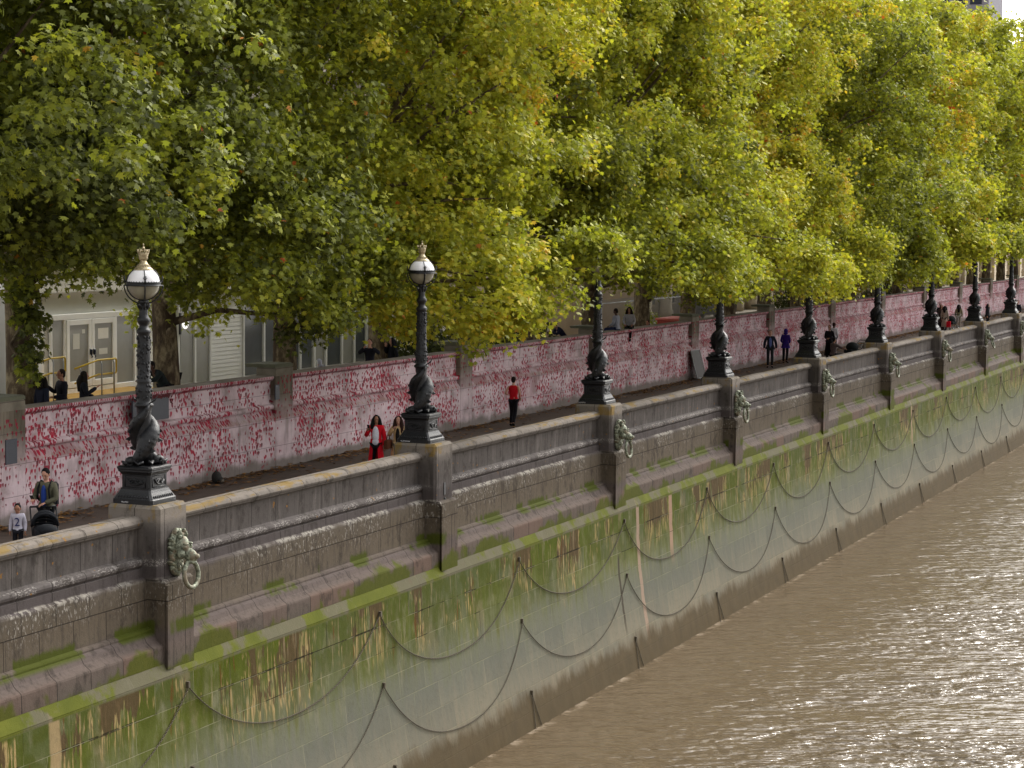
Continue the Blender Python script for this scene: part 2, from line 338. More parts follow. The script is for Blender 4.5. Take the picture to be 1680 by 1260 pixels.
def mat_iron():
    m = NM('painted_cast_iron'); P = m.pos()
    a = m.noise(P, 14, 5, .7); b = m.noise(P, 45, 3, .7)
    c = m.ramp(a, [(.35, C(9, 10, 12)), (.6, C(17, 18, 22)), (.8, C(44, 48, 54))])
    return m.done(c, m.math('ADD', m.math('MULTIPLY', b, .3), .28), 0, .4, m.bump(m.math('ADD', a, b), .5, .012))

def mat_gold():
    m = NM('dull_gilding'); P = m.pos(); a = m.noise(P, 30, 4, .6)
    return m.done(m.ramp(a, [(.3, C(118, 104, 78)), (.7, C(198, 184, 150))]), .42, .55, .5, m.bump(a, .3, .01))

def mat_verdigris():
    m = NM('verdigris_bronze'); P = m.pos(); a = m.noise(P, 16, 5, .7); b = m.noise(P, 5, 3)
    c = m.ramp(a, [(.32, C(58, 60, 50)), (.48, C(104, 108, 92)), (.66, C(166, 170, 148))])
    return m.done(m.mix(m.ss(b, .5, .65), c, C(120, 110, 92)), .6, .25, .4, m.bump(a, .5, .01))

MAT = {}
MAT['upper'] = mat_river_stone('weathered_parapet_stone'); MAT['lower'] = mat_river_stone('tidal_granite', True)
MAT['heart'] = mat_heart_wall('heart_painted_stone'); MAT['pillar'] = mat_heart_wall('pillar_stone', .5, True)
MAT['water'] = mat_water(); MAT['path'] = mat_path(); MAT['bark'] = mat_bark(); MAT['iron'] = mat_iron(); MAT['gold'] = mat_gold(); MAT['bronze'] = mat_verdigris()
MAT['chain'] = simple('rusty_chain_iron', C(84, 76, 62), .7, .3, .3, 20)
MAT['opal'] = simple('opal_glass', C(232, 230, 232), .12, 0, .03, 3, .02, .6)
def _glass():
    m = NM('smoky_glass_bowl'); P = m.obj(); a = m.noise(P, 3, 2)
    return m.done(m.ramp(a, [(.3, C(112, 110, 96)), (.7, C(140, 136, 118))]), .1, 0, .8)
MAT['bowl'] = _glass()
MAT['white'] = simple('white_panel', C(246, 246, 244), .5, 0, .05, 1.5, .03)
MAT['grey_panel'] = simple('grey_panel', C(224, 224, 220), .55, 0, .05, 1.2, .03)
MAT['fascia'] = simple('cream_fascia', C(238, 236, 230), .6, 0, .07, 1, .03)
MAT['pane'] = simple('frosted_dark_pane', C(150, 150, 144), .25, 0, .1, .8, .01, .6)
MAT['dark_pane'] = simple('dark_window_pane', C(86, 90, 92), .12, 0, .2, .5, .01, .7)
MAT['yellow'] = simple('yellow_rail_paint', C(190, 158, 28), .45, 0, .1)
MAT['steel'] = simple('galvanised_steel', C(150, 152, 152), .35, .6, .1)
MAT['orange'] = simple('ramp_yellow', C(176, 138, 66), .7, 0, .12)
MAT['black'] = simple('black_metal', C(26, 27, 30), .5, 0, .2)
MAT['slate'] = simple('slate_board', C(62, 64, 72), .5, 0, .1)
MAT['paper'] = simple('white_paper', C(214, 214, 208), .7, 0, .04)
MAT['ink'] = simple('grey_print', C(70, 70, 72), .7, 0, .1)
MAT['tan_stone'] = simple('tan_ashlar', C(186, 172, 150), .85, 0, .2, 1.5, .3)
MAT['dark_stone'] = simple('soot_brick', C(112, 104, 94), .85, 0, .22, 1.2, .3)
MAT['ground'] = simple('garden_paving', C(140, 132, 118), .9, 0, .2, .7, .2)
MAT['capstone'] = simple('mossy_capstone', C(96, 96, 78), .9, 0, .22, 3, .4)
MAT['red'] = simple('red_paint', C(150, 52, 40), .5, 0, .15)
MAT['navy'] = simple('navy_body_paint', C(24, 28, 44), .2, .3, .1)
MAT['whitepaint'] = simple('white_marker', C(210, 210, 212), .6, 0, .03)
MAT['lampwhite'] = simple('lit_bulkhead', C(255, 252, 240), .4, 0, .01)
_b = [n for n in MAT['lampwhite'].node_tree.nodes if n.type == 'BSDF_PRINCIPLED'][0]
_b.inputs['Emission Color'].default_value = (1, .97, .9, 1); _b.inputs['Emission Strength'].default_value = 1.1

# ------------------------------------------------------------------ mesh helper
class MB:
    def __init__(s): s.v = []; s.f = []; s.mi = []; s.sm = []
    def add(s, vs, fs, mi=0, smooth=False):
        o = len(s.v); s.v += [tuple(v) for v in vs]
        for f in fs: s.f.append([i+o for i in f]); s.mi.append(mi); s.sm.append(smooth)
        return s
    def box(s, x0, x1, y0, y1, z0, z1, mi=0):
        v = [(x, y, z) for z in (z0, z1) for y in (y0, y1) for x in (x0, x1)]
        return s.add(v, [(0, 2, 3, 1), (4, 5, 7, 6), (0, 1, 5, 4), (2, 6, 7, 3), (0, 4, 6, 2), (1, 3, 7, 5)], mi)
    def bbox(s, x0, x1, y0, y1, z0, z1, b=.02, mi=0):     # box with chamfered top and vertical edges
        a = [(x0+b, y0), (x1-b, y0), (x1, y0+b), (x1, y1-b), (x1-b, y1), (x0+b, y1), (x0, y1-b), (x0, y0+b)]
        c = [(min(max(x, x0+b), x1-b), min(max(y, y0+b), y1-b)) for x, y in a]
        v = [(x, y, z0) for x, y in a]+[(x, y, z1-b) for x, y in a]+[(x*1.0, y, z1) for x, y in c]
        f = [tuple(range(7, -1, -1))]+[(i, (i+1) % 8, 8+(i+1) % 8, 8+i) for i in range(8)]+[(8+i, 8+(i+1) % 8, 16+(i+1) % 8, 16+i) for i in range(8)]+[tuple(range(16, 24))]
        return s.add(v, f, mi)
    def extrude_y(s, prof, ys, mi=0, closed=True, caps=True, jit=0, smooth=False):
        n = len(prof); v = []
        for y in ys:
            for (x, z) in prof:
                v.append((x+(random.uniform(-jit, jit) if jit else 0), y, z+(random.uniform(-jit, jit) if jit else 0)))
        f = []
        for k in range(len(ys)-1):
            for i in range(n if closed else n-1):
                a = k*n+i; b = k*n+(i+1) % n; f.append((a, b, b+n, a+n))
        if caps and closed: f.append(tuple(range(n-1, -1, -1))); f.append(tuple(range((len(ys)-1)*n, len(ys)*n)))
        return s.add(v, f, mi, smooth)
    def lathe(s, prof, n=20, c=(0, 0, 0), mi=0, mod=None, smooth=True, cap=True):
        v = []
        for (r, z) in prof:
            for i in range(n):
                a = 2*PI*i/n; rr = r*(mod(a, z) if mod else 1); v.append((c[0]+rr*math.cos(a), c[1]+rr*math.sin(a), c[2]+z))
        f = [(k*n+i, k*n+(i+1) % n, (k+1)*n+(i+1) % n, (k+1)*n+i) for k in range(len(prof)-1) for i in range(n)]
        if cap: f.append(tuple(range(n-1, -1, -1))); f.append(tuple(range((len(prof)-1)*n, len(prof)*n)))
        return s.add(v, f, mi, smooth)
    def sq(s, prof, mi=0, cut=.12):     # square-plan lathe with cut corners; prof of (half, z)
        v = []
        for (h, z) in prof:
            c = h*cut
            v += [(h, -h+c, z), (h, h-c, z), (h-c, h, z), (-h+c, h, z), (-h, h-c, z), (-h, -h+c, z), (-h+c, -h, z), (h-c, -h, z)]
        f = [(k*8+i, k*8+(i+1) % 8, (k+1)*8+(i+1) % 8, (k+1)*8+i) for k in range(len(prof)-1) for i in range(8)]
        f += [tuple(range(7, -1, -1)), tuple(range((len(prof)-1)*8, len(prof)*8))]
        return s.add(v, f, mi)
    def tube(s, pts, rs, n=8, mi=0, cap=True, flat=1.0, smooth=True):
        pts = [Vector(p) for p in pts]
        if not isinstance(rs, (list, tuple)): rs = [rs]*len(pts)
        v = []; up = None
        for i, p in enumerate(pts):
            d = (pts[min(i+1, len(pts)-1)]-pts[max(i-1, 0)])
            if d.length < 1e-9: d = Vector((0, 0, 1))
            d.normalize()
            if up is None: up = Vector((0, 0, 1)) if abs(d.z) < .9 else Vector((1, 0, 0))
            a = d.cross(up)
            if a.length < 1e-4: a = d.cross(Vector((0, 1, 0)))
            a.normalize(); b = a.cross(d).normalized(); up = b
            for j in range(n):
                t = 2*PI*j/n; v.append(p+a*(math.cos(t)*rs[i])+b*(math.sin(t)*rs[i]*flat))
        f = [(k*n+j, k*n+(j+1) % n, (k+1)*n+(j+1) % n, (k+1)*n+j) for k in range(len(pts)-1) for j in range(n)]
        if cap: f += [tuple(range(n-1, -1, -1)), tuple(range((len(pts)-1)*n, len(pts)*n))]
        return s.add(v, f, mi, smooth)
    def ball(s, c, r, n=10, m=7, mi=0, rot=None, smooth=True):
        if not isinstance(r, (tuple, list)): r = (r, r, r)
        v = [Vector((0, 0, -r[2]))]; c = Vector(c)
        for k in range(1, m):
            t = PI*k/m-PI/2
            for i in range(n):
                a = 2*PI*i/n; v.append(Vector((r[0]*math.cos(t)*math.cos(a), r[1]*math.cos(t)*math.sin(a), r[2]*math.sin(t))))
        v.append(Vector((0, 0, r[2])))
        if rot is not None: v = [rot @ q for q in v]
        v = [q+c for q in v]; L = len(v)-1
        f = [(0, 1+(i+1) % n, 1+i) for i in range(n)]+[(L, L-n+i, L-n+(i+1) % n) for i in range(n)]
        f += [(1+k*n+i, 1+k*n+(i+1) % n, 1+(k+1)*n+(i+1) % n, 1+(k+1)*n+i) for k in range(m-2) for i in range(n)]
        return s.add(v, f, mi, smooth)
    def torus(s, c, R, r, n=20, k=6, rot=None, mi=0, sx=1.0):
        v = []; c = Vector(c)
        for i in range(n):
            a = 2*PI*i/n
            for j in range(k):
                b = 2*PI*j/k; q = Vector(((R+r*math.cos(b))*math.cos(a)*sx, (R+r*math.cos(b))*math.sin(a), r*math.sin(b)))
                v.append(c+(rot @ q if rot is not None else q))
        f = [(i*k+j, ((i+1) % n)*k+j, ((i+1) % n)*k+(j+1) % k, i*k+(j+1) % k) for i in range(n) for j in range(k)]
        return s.add(v, f, mi, True)
    def build(s, name, mats, parent=None, loc=None):
        me = D.meshes.new(name); me.from_pydata(s.v, [], s.f)
        if not isinstance(mats, (list, tuple)): mats = [mats]
        for mt in mats: me.materials.append(mt)
        me.polygons.foreach_set('material_index', s.mi); me.polygons.foreach_set('use_smooth', s.sm)
        me.update()
        return link(name, me, parent, loc)

def link(name, me, parent=None, loc=None):
    o = D.objects.new(name, me); COL.objects.link(o)
    if parent is not None: o.parent = parent
    if loc is not None: o.location = loc
    return o
def tag(o, label=None, cat=None, group=None, kind=None):
    if label: o['label'] = label
    if cat: o['category'] = cat
    if group: o['group'] = group
    if kind: o['kind'] = kind
    return o
def thing(name, label, cat, loc=(0, 0, 0), rz=0, group=None):
    o = D.objects.new(name, None); COL.objects.link(o); o.location = loc; o.rotation_euler = (0, 0, rz); o.empty_display_size = .2
    return tag(o, label, cat, group)
def dup(root, loc, rz, label, group=None):
    def rec(o, par):
        c = o.copy(); COL.objects.link(c); c.parent = par
        for ch in list(o.children): rec(ch, c)
        return c
    r = rec(root, None); r.location = loc; r.rotation_euler = (0, 0, rz); r['label'] = label
    if group: r['group'] = group
    return r
ORD = ['first', 'second', 'third', 'fourth', 'fifth', 'sixth', 'seventh', 'eighth', 'ninth', 'tenth', 'eleventh', 'twelfth', 'thirteenth', 'fourteenth', 'fifteenth',
       'sixteenth', 'seventeenth', 'eighteenth', 'nineteenth', 'twentieth', 'twenty-first', 'twenty-second', 'twenty-third', 'twenty-fourth', 'twenty-fifth', 'twenty-sixth',
       'twenty-seventh', 'twenty-eighth', 'twenty-ninth', 'thirtieth']

# ------------------------------------------------------------------ layout constants
WZ = -6.66                   # river level
PY0, PS = 34.13, 12.53       # first pier and spacing
NP_ = 16
PIERS = [PY0+PS*k for k in range(-1, NP_)]
def wallx(z): return -21.26+.0268*max(0, -1.84-z)**2

# ------------------------------------------------------------------ setting
def grid(name, x0, x1, y0, y1, z, mat, nx=1, ny=1, kind='structure'):
    b = MB(); v = [(x0+(x1-x0)*i/nx, y0+(y1-y0)*j/ny, z) for j in range(ny+1) for i in range(nx+1)]
    f = [(j*(nx+1)+i, j*(nx+1)+i+1, (j+1)*(nx+1)+i+1, (j+1)*(nx+1)+i) for j in range(ny) for i in range(nx)]
    b.add(v, f); o = b.build(name, mat); o['kind'] = kind; return o
grid('river_water', -21.6, 900, -400, 2500, WZ, MAT['water'])
o = MB().box(-28.8, -22.1, 0, 420, -.6, 0).build('promenade_path', MAT['path']); o['kind'] = 'structure'
o = MB().box(-900, -28.6, -100, 2500, .3, 1.5).build('garden_ground', MAT['ground']); o['kind'] = 'structure'

# ------------------------------------------------------------------ river wall
YA, YB = 12.0, 420.0
rw = thing('river_wall', 'long curved granite river wall stained green with algae above the brown water', 'river wall', (-21.3, 34, -1.6))
def rel(o, base): o.location = -Vector(base); return o
zs = [-1.6, -1.84]+[-1.84-.42*i for i in range(1, 14)]
prof = [(-21.40, -1.6), (-21.27, -1.84)]+[(wallx(z), z) for z in zs[2:]]
prof = [(-23, -1.6)]+prof+[(-23, zs[-1])]
ys = [YA+i*1.38 for i in range(int((YB-YA)/1.38))]
b = MB(); b.extrude_y(prof[::-1], ys, jit=.004); rel(b.build('battered_wall', MAT['lower'], rw), (-21.3, 34, -1.6))

PAR = [(-22.33, 0.02), (-22.33, 1.13), (-22.30, 1.175), (-22.22, 1.205), (-22.03, 1.215), (-22.02, 1.205), (-22.01, 1.212), (-21.92, 1.19), (-21.855, 1.15), (-21.82, 1.09), (-21.835, 1.045),
       (-21.86, 1.03), (-21.865, 1.0), (-21.90, .97), (-21.955, .955), (-21.965, .43), (-21.94, .41), (-21.885, .40), (-21.845, .365), (-21.83, .32), (-21.84, .27), (-21.87, .235),
       (-21.88, .215), (-21.85, .20), (-21.84, .03), (-21.80, .005), (-21.775, -.01), (-21.765, -.05), (-21.755, -.93), (-21.68, -.955), (-21.665, -.985), (-21.665, -1.02), (-21.635, -1.035), (-21.60, -1.065),
       (-21.575, -1.11), (-21.55, -1.16), (-21.50, -1.205), (-21.435, -1.245), (-21.40, -1.275), (-21.39, -1.31), (-21.385, -1.62), (-22.33, -1.62)]
nm = ['left edge', 'first', 'second', 'third', 'fourth', 'fifth', 'sixth', 'seventh', 'eighth', 'ninth', 'tenth', 'eleventh', 'twelfth', 'thirteenth']
def parapet(y0, y1, label):
    t = thing('parapet_wall', label, 'parapet', (-22, (y0+y1)/2, 0), 0, 'parapet sections between the piers')
    n = max(4, int((y1-y0)/.4)); ys = [y0+(y1-y0)*i/n-(y0+y1)/2 for i in range(n+1)]
    P1 = [(x+22, z) for x, z in PAR]
    cop = P1[1:15]; body = [P1[0]]+[(P1[0][0], .953)]+P1[14:]
    b = MB(); b.extrude_y([(P1[0][0], .955)]+cop, ys, jit=.002); b.build('coping', MAT['upper'], t)
    b = MB(); b.extrude_y(body, ys, jit=.002); b.build('panel', MAT['upper'], t)
    return t
par_desc = ['mossy-ledged stone parapet panel with pale coping, cut by the left edge of the photo']
p_first = None
for k in range(len(PIERS)-1):
    y0, y1 = PIERS[k]+.5, PIERS[k+1]-.5
    lab = par_desc[0] if k == 0 else 'stone parapet panel with pale coping between the %s and %s lamp piers from the left' % (ORD[k-1], ORD[k])
    if p_first is None: p_first = parapet(y0, y1, lab)
    else: dup(p_first, (-22, (y0+y1)/2, 0), 0, lab, 'parapet sections between the piers')
# beyond the last pier
# lion masks
def lion_mesh():
    b = MB(); R = random.Random(3)
    # mask faces +X ; local origin on pier face
    b.ball((.04, 0, .50), (.10, .24, .44), 16, 12)
    b.ball((.16, 0, .60), (.17, .17, .22), 14, 10)                      # skull
    b.ball((.34, 0, .45), (.20, .105, .125), 14, 10, rot=Matrix.Rotation(rad(24), 3, 'Y'))   # muzzle
    b.ball((.52, 0, .425), (.05, .065, .05), 8, 6)                      # nose
    b.ball((.38, 0, .33), (.14, .075, .05), 10, 7, rot=Matrix.Rotation(rad(20), 3, 'Y'))     # jaw
    for s in (-1, 1):
        b.ball((.28, s*.10, .60), (.075, .05, .05), 8, 6); b.ball((.24, s*.14, .46), (.10, .06, .10), 8, 6)
        b.ball((.10, s*.19, .74), (.06, .05, .07), 8, 6)
        b.ball((.31, s*.075, .66), (.06, .06, .026), 8, 5)
    for k in range(64):                                                 # curling mane locks
        a = R.uniform(0, 2*PI); rr = R.uniform(.75, 1.12)
        y = .22*rr*math.cos(a); z = .50+.40*rr*math.sin(a)
        if abs(y) > .27: y = .27*(1 if y > 0 else -1)
        b.ball((.05+.13*R.random()*(1.25-rr), y, z), (.06+.04*R.random(), .032, .07+.03*R.random()), 7, 5, rot=Matrix.Rotation(R.uniform(-1, 1), 3, 'X'))
    for k in range(12):
        b.ball((.17+.04*R.random(), R.uniform(-.13, .13), .78+.12*R.random()), (.05, .04, .05), 7, 5)
    return b
def ring_mesh():
    b = MB(); b.torus((0, 0, -.26), .25, .045, 28, 8, rot=Matrix.Rotation(rad(90), 3, 'Y') @ Matrix.Rotation(0, 3, 'Z'))
    return b
pier0 = None
def make_pier(y, label):
    t = thing('stone_pier', label, 'pier', (-22.06, y, 0), 0, 'stone piers of the parapet')
    b = MB(); b.bbox(-.60, .585, -.52, .52, -.002, 1.42, .062); b.build('shaft', MAT['upper'], t)
    b = MB(); b.add([(x, y_, z) for (z, x1, yy) in ((-1.75, .735, .50), (-.06, .715, .50), (0.0, .66, .47)) for (x, y_) in ((-.3, -yy), (x1, -yy), (x1, yy), (-.3, yy))],
        [(0, 1, 5, 4), (1, 2, 6, 5), (2, 3, 7, 6), (3, 0, 4, 7), (4, 5, 9, 8), (5, 6, 10, 9), (6, 7, 11, 10), (7, 4, 8, 11), (8, 9, 10, 11), (3, 2, 1, 0)])
    b.box(.70, .765, -.50, -.22, -1.72, -.10)
    b.build('pier_base', MAT['upper'], t)
    return t
def add_lion(t, ring_tilt=0):
    l = lion_mesh().build('lion_head', MAT['bronze'], t, (.585, .02, -.0))
    r = ring_mesh().build('mooring_ring', MAT['bronze'], l, (.36, 0, .32)); r.rotation_euler = (ring_tilt, rad(-6), 0)
    return l
pier_plain = None; pier_lion = None
for k, y in enumerate(PIERS):
    if k == 0: lab = 'tall stone pier just past the left edge, supporting a lamp'
    else: lab = ('stone pier with %s under the %s lamp from the left' % ('an empty socket, no lion,' if k == 2 else 'bronze lion head', ORD[k-1]))
    if k == 0: continue
    if k == 2:
        pier_plain = make_pier(y, lab)
        b = MB(); b.box(.586, .60, -.05, .05, .12, .42); b.ball((.59, 0, -.0), (.05, .035, .05), 8, 6); b.build('socket', MAT['black'], pier_plain)
    elif pier_lion is None:
        pier_lion = make_pier(y, lab); add_lion(pier_lion)
    else:
        q = dup(pier_lion, (-22.06, y, 0), 0, lab, 'stone piers of the parapet')
        if k >= 8:
            for ch in q.children:
                if ch.name.startswith('lion'):
                    for rr in ch.children: rr.rotation_euler = (rad(24 if k < 9 else 34), rad(-20), 0)
# ------------------------------------------------------------------ sturgeon lamps
def make_lamp(label):
    t = thing('lamp_post', label, 'lamp post', (0, 0, 0), 0, 'sturgeon lamp posts on the piers')
    b = MB()
    b.sq([(.455, 0), (.455, .085), (.44, .10), (.425, .13), (.37, .22), (.345, .27), (.345, .29)], cut=.10)
    b.sq([(.325, .285), (.325, .565)], cut=.13)
    b.sq([(.335, .56), (.36, .60), (.385, .62), (.385, .655), (.40, .67), (.40, .70), (.36, .725)], cut=.12)
    R = random.Random(5)
    for ax in range(4):                                   # raised panel frames and scroll ornament on each face
        q = Matrix.Rotation(ax*PI/2, 3, 'Z')
        def A(p): return q @ Vector(p)
        for (y0, z0, y1, z1) in ((-.23, .32, .23, .32), (-.23, .54, .23, .54), (-.23, .32, -.23, .54), (.23, .32, .23, .54)):
            b.tube([A((.327, y0, z0)), A((.327, y1, z1))], .011, 5)
        pts = [A((.335, .17*math.cos(a)*(.4+.6*a/6), .43+.075*math.sin(a*1.0)*(.3+.7*a/6))) for a in np.linspace(0, 6.3, 18)]
        b.tube(pts, .016, 5)
        b.tube([A((.335, -.16, .47)), A((.345, -.08, .39)), A((.34, .0, .46)), A((.345, .08, .37)), A((.335, .16, .45))], .014, 5)
        for i in range(11): b.ball(A((.415-.0, -.32+.064*i, .135)), (.03, .03, .035), 6, 4)
    b.build('pedestal', MAT['iron'], t)
    # column with collars and ornament
    b = MB()
    b.lathe([(.16, .70), (.15, 1.2), (.13, 1.7), (.145, 1.80), (.15, 1.84), (.185, 1.87), (.19, 1.90), (.15, 1.93), (.135, 1.97), (.145, 2.05), (.15, 2.25), (.13, 2.30), (.14, 2.33), (.14, 2.36),
             (.125, 2.40), (.125, 2.8), (.118, 3.20), (.115, 3.26), (.135, 3.29), (.14, 3.33), (.12, 3.36), (.085, 3.40), (.085, 3.44), (.105, 3.47), (.13, 3.52), (.13, 3.56), (.095, 3.60),
             (.08, 3.66), (.085, 3.76), (.07, 3.82), (.085, 3.86), (.11, 3.90), (.05, 3.94)], 24, mod=lambda a, z: 1+(.05*math.cos(8*a) if 2.4 < z < 3.25 or z > 3.6 else 0))
    for k in range(90):
        z = R.uniform(2.42, 3.22); a = R.uniform(0, 2*PI); b.ball((.125*math.cos(a), .125*math.sin(a), z), (.02, .02, .032), 5, 4)
    for k in range(40):
        z = R.uniform(1.98, 2.28); a = R.uniform(0, 2*PI); b.ball((.148*math.cos(a), .148*math.sin(a), z), (.022, .022, .03), 5, 4)
    for k in range(8):
        a = k*PI/4; b.tube([(.07*math.cos(a), .07*math.sin(a), 3.74), (.10*math.cos(a), .10*math.sin(a), 3.80), (.13*math.cos(a), .13*math.sin(a), 3.86)], [.02, .025, .01], 5)
    b.build('column', MAT['iron'], t)
    # two entwined sturgeons, heads down, tails wound up the column
    for j in (0, 1):
        b = MB(); pts = []; rs = []; a0 = j*PI+.95
        KU = [0, .08, .2, .36, .52, .68, .84, 1]; KR = [.085, .10, .135, .165, .15, .105, .065, .028]; KC = [.22, .225, .19, .155, .15, .15, .145, .15]
        for i in range(44):
            u = i/43.; z = .80+.06*u+1.06*u**1.05; a = a0+u*2*PI*.78+.25*math.sin(u*9+j)
            pts.append((np.interp(u, KU, KC)*math.cos(a), np.interp(u, KU, KC)*math.sin(a), z)); rs.append(float(np.interp(u, KU, KR))*(1+.03*math.sin(i*2.1)))
        b.tube(pts, rs, 14, flat=1.15)
        for u_, ln in ((.30, .15), (.46, .13), (.62, .16)):       # side fins breaking the outline
            i = int(u_*43); q = Vector(pts[i]); od = Vector((q.x, q.y, 0)).normalized(); e = Vector((-od.y, od.x, 0)); r_ = rs[i]
            for sg in (-1, 1):
                f0 = q+(od*.7+e*sg*.7)*r_*.9; f1 = f0+(od*.75+e*sg*.7)*ln*.8+Vector((0, 0, -ln*.5)); f2 = f0+Vector((0, 0, -ln*.8))+od*.03
                b.add([f0, f1, f2, f0+e*.02, f1+e*.012, f2+e*.02], [(0, 1, 2), (5, 4, 3), (0, 3, 4, 1), (1, 4, 5, 2), (2, 5, 3, 0)])
        p = Vector(pts[0]); d = Vector((math.cos(a0), math.sin(a0), 0)); e = Vector((-d.y, d.x, 0))
        rz = Matrix.Rotation(a0, 3, 'Z')
        b.ball(p+d*.05+Vector((0, 0, .02)), (.15, .11, .085), 12, 8, rot=rz)                                # head
        b.tube([p+d*.10, p+d*.20+Vector((0, 0, -.03)), p+d*.26+Vector((0, 0, .02))], [.07, .045, .018], 8)  # upturned snout
        b.tube([p+d*.05+Vector((0, 0, -.06)), p+d*.15+Vector((0, 0, -.085))], [.06, .02], 8)
        for sg in (-1, 1):
            b.ball(p+d*.09+e*sg*.085+Vector((0, 0, .05)), .024, 6, 5)
            f0 = p+e*sg*.10+Vector((0, 0, .0)); f1 = f0+e*sg*.15+d*.02+Vector((0, 0, .07)); f2 = f0+e*sg*.10+Vector((0, 0, -.06))
            b.add([f0, f1, f2, f0+d*.02, f1+d*.02, f2+d*.02], [(0, 1, 2), (5, 4, 3), (0, 3, 4, 1), (1, 4, 5, 2), (2, 5, 3, 0)])
            b.tube([p+d*.12+e*sg*.04+Vector((0, 0, -.03)), p+d*.20+e*sg*.12+Vector((0, 0, -.05)), p+d*.13+e*sg*.22+Vector((0, 0, -.02))], [.014, .01, .005], 5)
        for i in range(6, 36, 3):                         # back ridge scutes
            q = Vector(pts[i]); od = Vector((q.x, q.y, 0)).normalized(); s_ = rs[i]
            b.add([q+od*s_*.85+Vector((0, 0, .035)), q+od*s_*.85+Vector((0, 0, -.035)), q+od*(s_+.045), q+od*s_*.8+Vector((-od.y, od.x, 0))*.03],
                  [(0, 1, 2), (0, 2, 3), (1, 3, 2), (0, 3, 1)])
        q = Vector(pts[-1]); od = Vector((q.x, q.y, 0)).normalized(); e = Vector((-od.y, od.x, 0))
        for sg in (-.9, 1):
            b.tube([q, q+e*.10*sg+od*.06+Vector((0, 0, .07*sg)), q+e*.14*sg+od*.10+Vector((0, 0, .16*sg))], [.022, .04, .006], 6, flat=.5)
        b.build('sturgeon', MAT['iron'], t)
    # scrolled fin leaves round the top of the pedestal
    b = MB()
    for k in range(8):
        a = k*PI/4+.2; c, s_ = math.cos(a), math.sin(a); rr = .30 if k % 2 else .36
        b.tube([(.18*c, .18*s_, .76), (rr*.8*c-.05*s_, rr*.8*s_+.05*c, .80), (rr*c, rr*s_, .76), (rr*1.1*c+.05*s_, rr*1.1*s_-.05*c, .84)], [.07, .06, .045, .01], 7, flat=.6)
    b.build('foliate_base', MAT['iron'], t)
    # lantern
    gz = 4.24
    b = MB(); R0 = .318
    b.lathe([(R0*math.cos(t_), gz+R0*math.sin(t_)) for t_ in np.linspace(.02, 1.25, 12)], 32, cap=False); g = b.build('globe_top', MAT['opal'], t)
    b = MB(); b.lathe([(max(.02, R0*math.cos(t_)), gz+R0*math.sin(t_)) for t_ in np.linspace(-1.5, -.02, 14)], 32, cap=False); b.build('globe_bowl', MAT['bowl'], t)
    b = MB()
    b.lathe([(.322, gz-.045), (.345, gz-.04), (.335, gz-.02), (.335, gz+.01), (.345, gz+.03), (.322, gz+.035)], 32, cap=False)
    b.lathe([(.345, gz-.045), (.375, gz-.04), (.375, gz-.025), (.345, gz-.02)], 32, cap=False)
    for k in range(36):
        a = 2*PI*k/36; b.ball((.335*math.cos(a), .335*math.sin(a), gz+.038), .012, 5, 4)
    for k in range(4):
        a = k*PI/2+rad(38); c, s_ = math.cos(a), math.sin(a)
        b.tube([((R0+.008)*math.cos(t_)*c, (R0+.008)*math.cos(t_)*s_, gz+(R0+.008)*math.sin(t_)) for t_ in np.linspace(-1.35, 1.3, 22)], .011, 5)
        b.tube([(.37*math.cos(t_)*c, .37*math.cos(t_)*s_, gz-.02+.37*math.sin(t_)) for t_ in np.linspace(-1.4, -.03, 14)], .014, 5)
        b.tube([(.345*c, .345*s_, gz+.02), (.36*c, .36*s_, gz+.07), (.37*c, .37*s_, gz+.10)], [.03, .012, .012], 6)
        for j in range(6):
            aa = j*PI/3; b.ball((.365*c-.03*math.cos(aa)*s_, .365*s_+.03*math.cos(aa)*c, gz+.115+.03*math.sin(aa)), .013, 5, 4)
        b.ball((.365*c, .365*s_, gz+.115), .018, 6, 5)
    b.build('globe_frame', MAT['iron'], t)
    b = MB()
    b.lathe([(.185, gz+.255), (.19, gz+.27), (.175, gz+.29), (.12, gz+.33), (.115, gz+.345), (.125, gz+.35), (.085, gz+.385), (.075, gz+.41), (.06, gz+.43), (.058, gz+.45), (.075, gz+.465), (.085, gz+.475),
             (.085, gz+.50), (.098, gz+.56), (.106, gz+.60), (.02, gz+.60)], 24)
    for k in range(8):
        a = k*PI/4; c, s_ = math.cos(a), math.sin(a)
        b.tube([(.104*c, .104*s_, gz+.59), (.115*c, .115*s_, gz+.64)], [.016, .006], 5); b.ball((.117*c, .117*s_, gz+.65), .013, 5, 4)
        b.tube([(.10*c, .10*s_, gz+.60), (.075*c, .075*s_, gz+.65), (0, 0, gz+.635)], .010, 5)
    for k in range(20):
        a = 2*PI*k/20; b.ball((.125*math.cos(a), .125*math.sin(a), gz+.335), .012, 5, 4)
    b.ball((0, 0, gz+.68), .032, 8, 6); b.tube([(0, 0, gz+.70), (0, 0, gz+.77)], [.012, .005], 5); b.tube([(-.025, 0, gz+.745), (.025, 0, gz+.745)], .006, 4)
    b.build('crown_finial', MAT['gold'], t)
    return t
lamp0 = None
for k, y in enumerate(PIERS[1:], 0):
    lab = ['black sturgeon lamp post with clear white globe and gilded crown, nearest at left', 'black sturgeon lamp post beside the woman in the red coat, its globe touching leaves',
           'black sturgeon lamp post right of the jogger, top lost in leaves'][k] if k < 3 else 'black sturgeon lamp post, %s from the left along the parapet' % ORD[k]
    if lamp0 is None: lamp0 = make_lamp(lab); lamp0.location = (-22.13, y, 1.42)
    else: dup(lamp0, (-22.13, y, 1.42), 0, lab, 'sturgeon lamp posts on the piers')
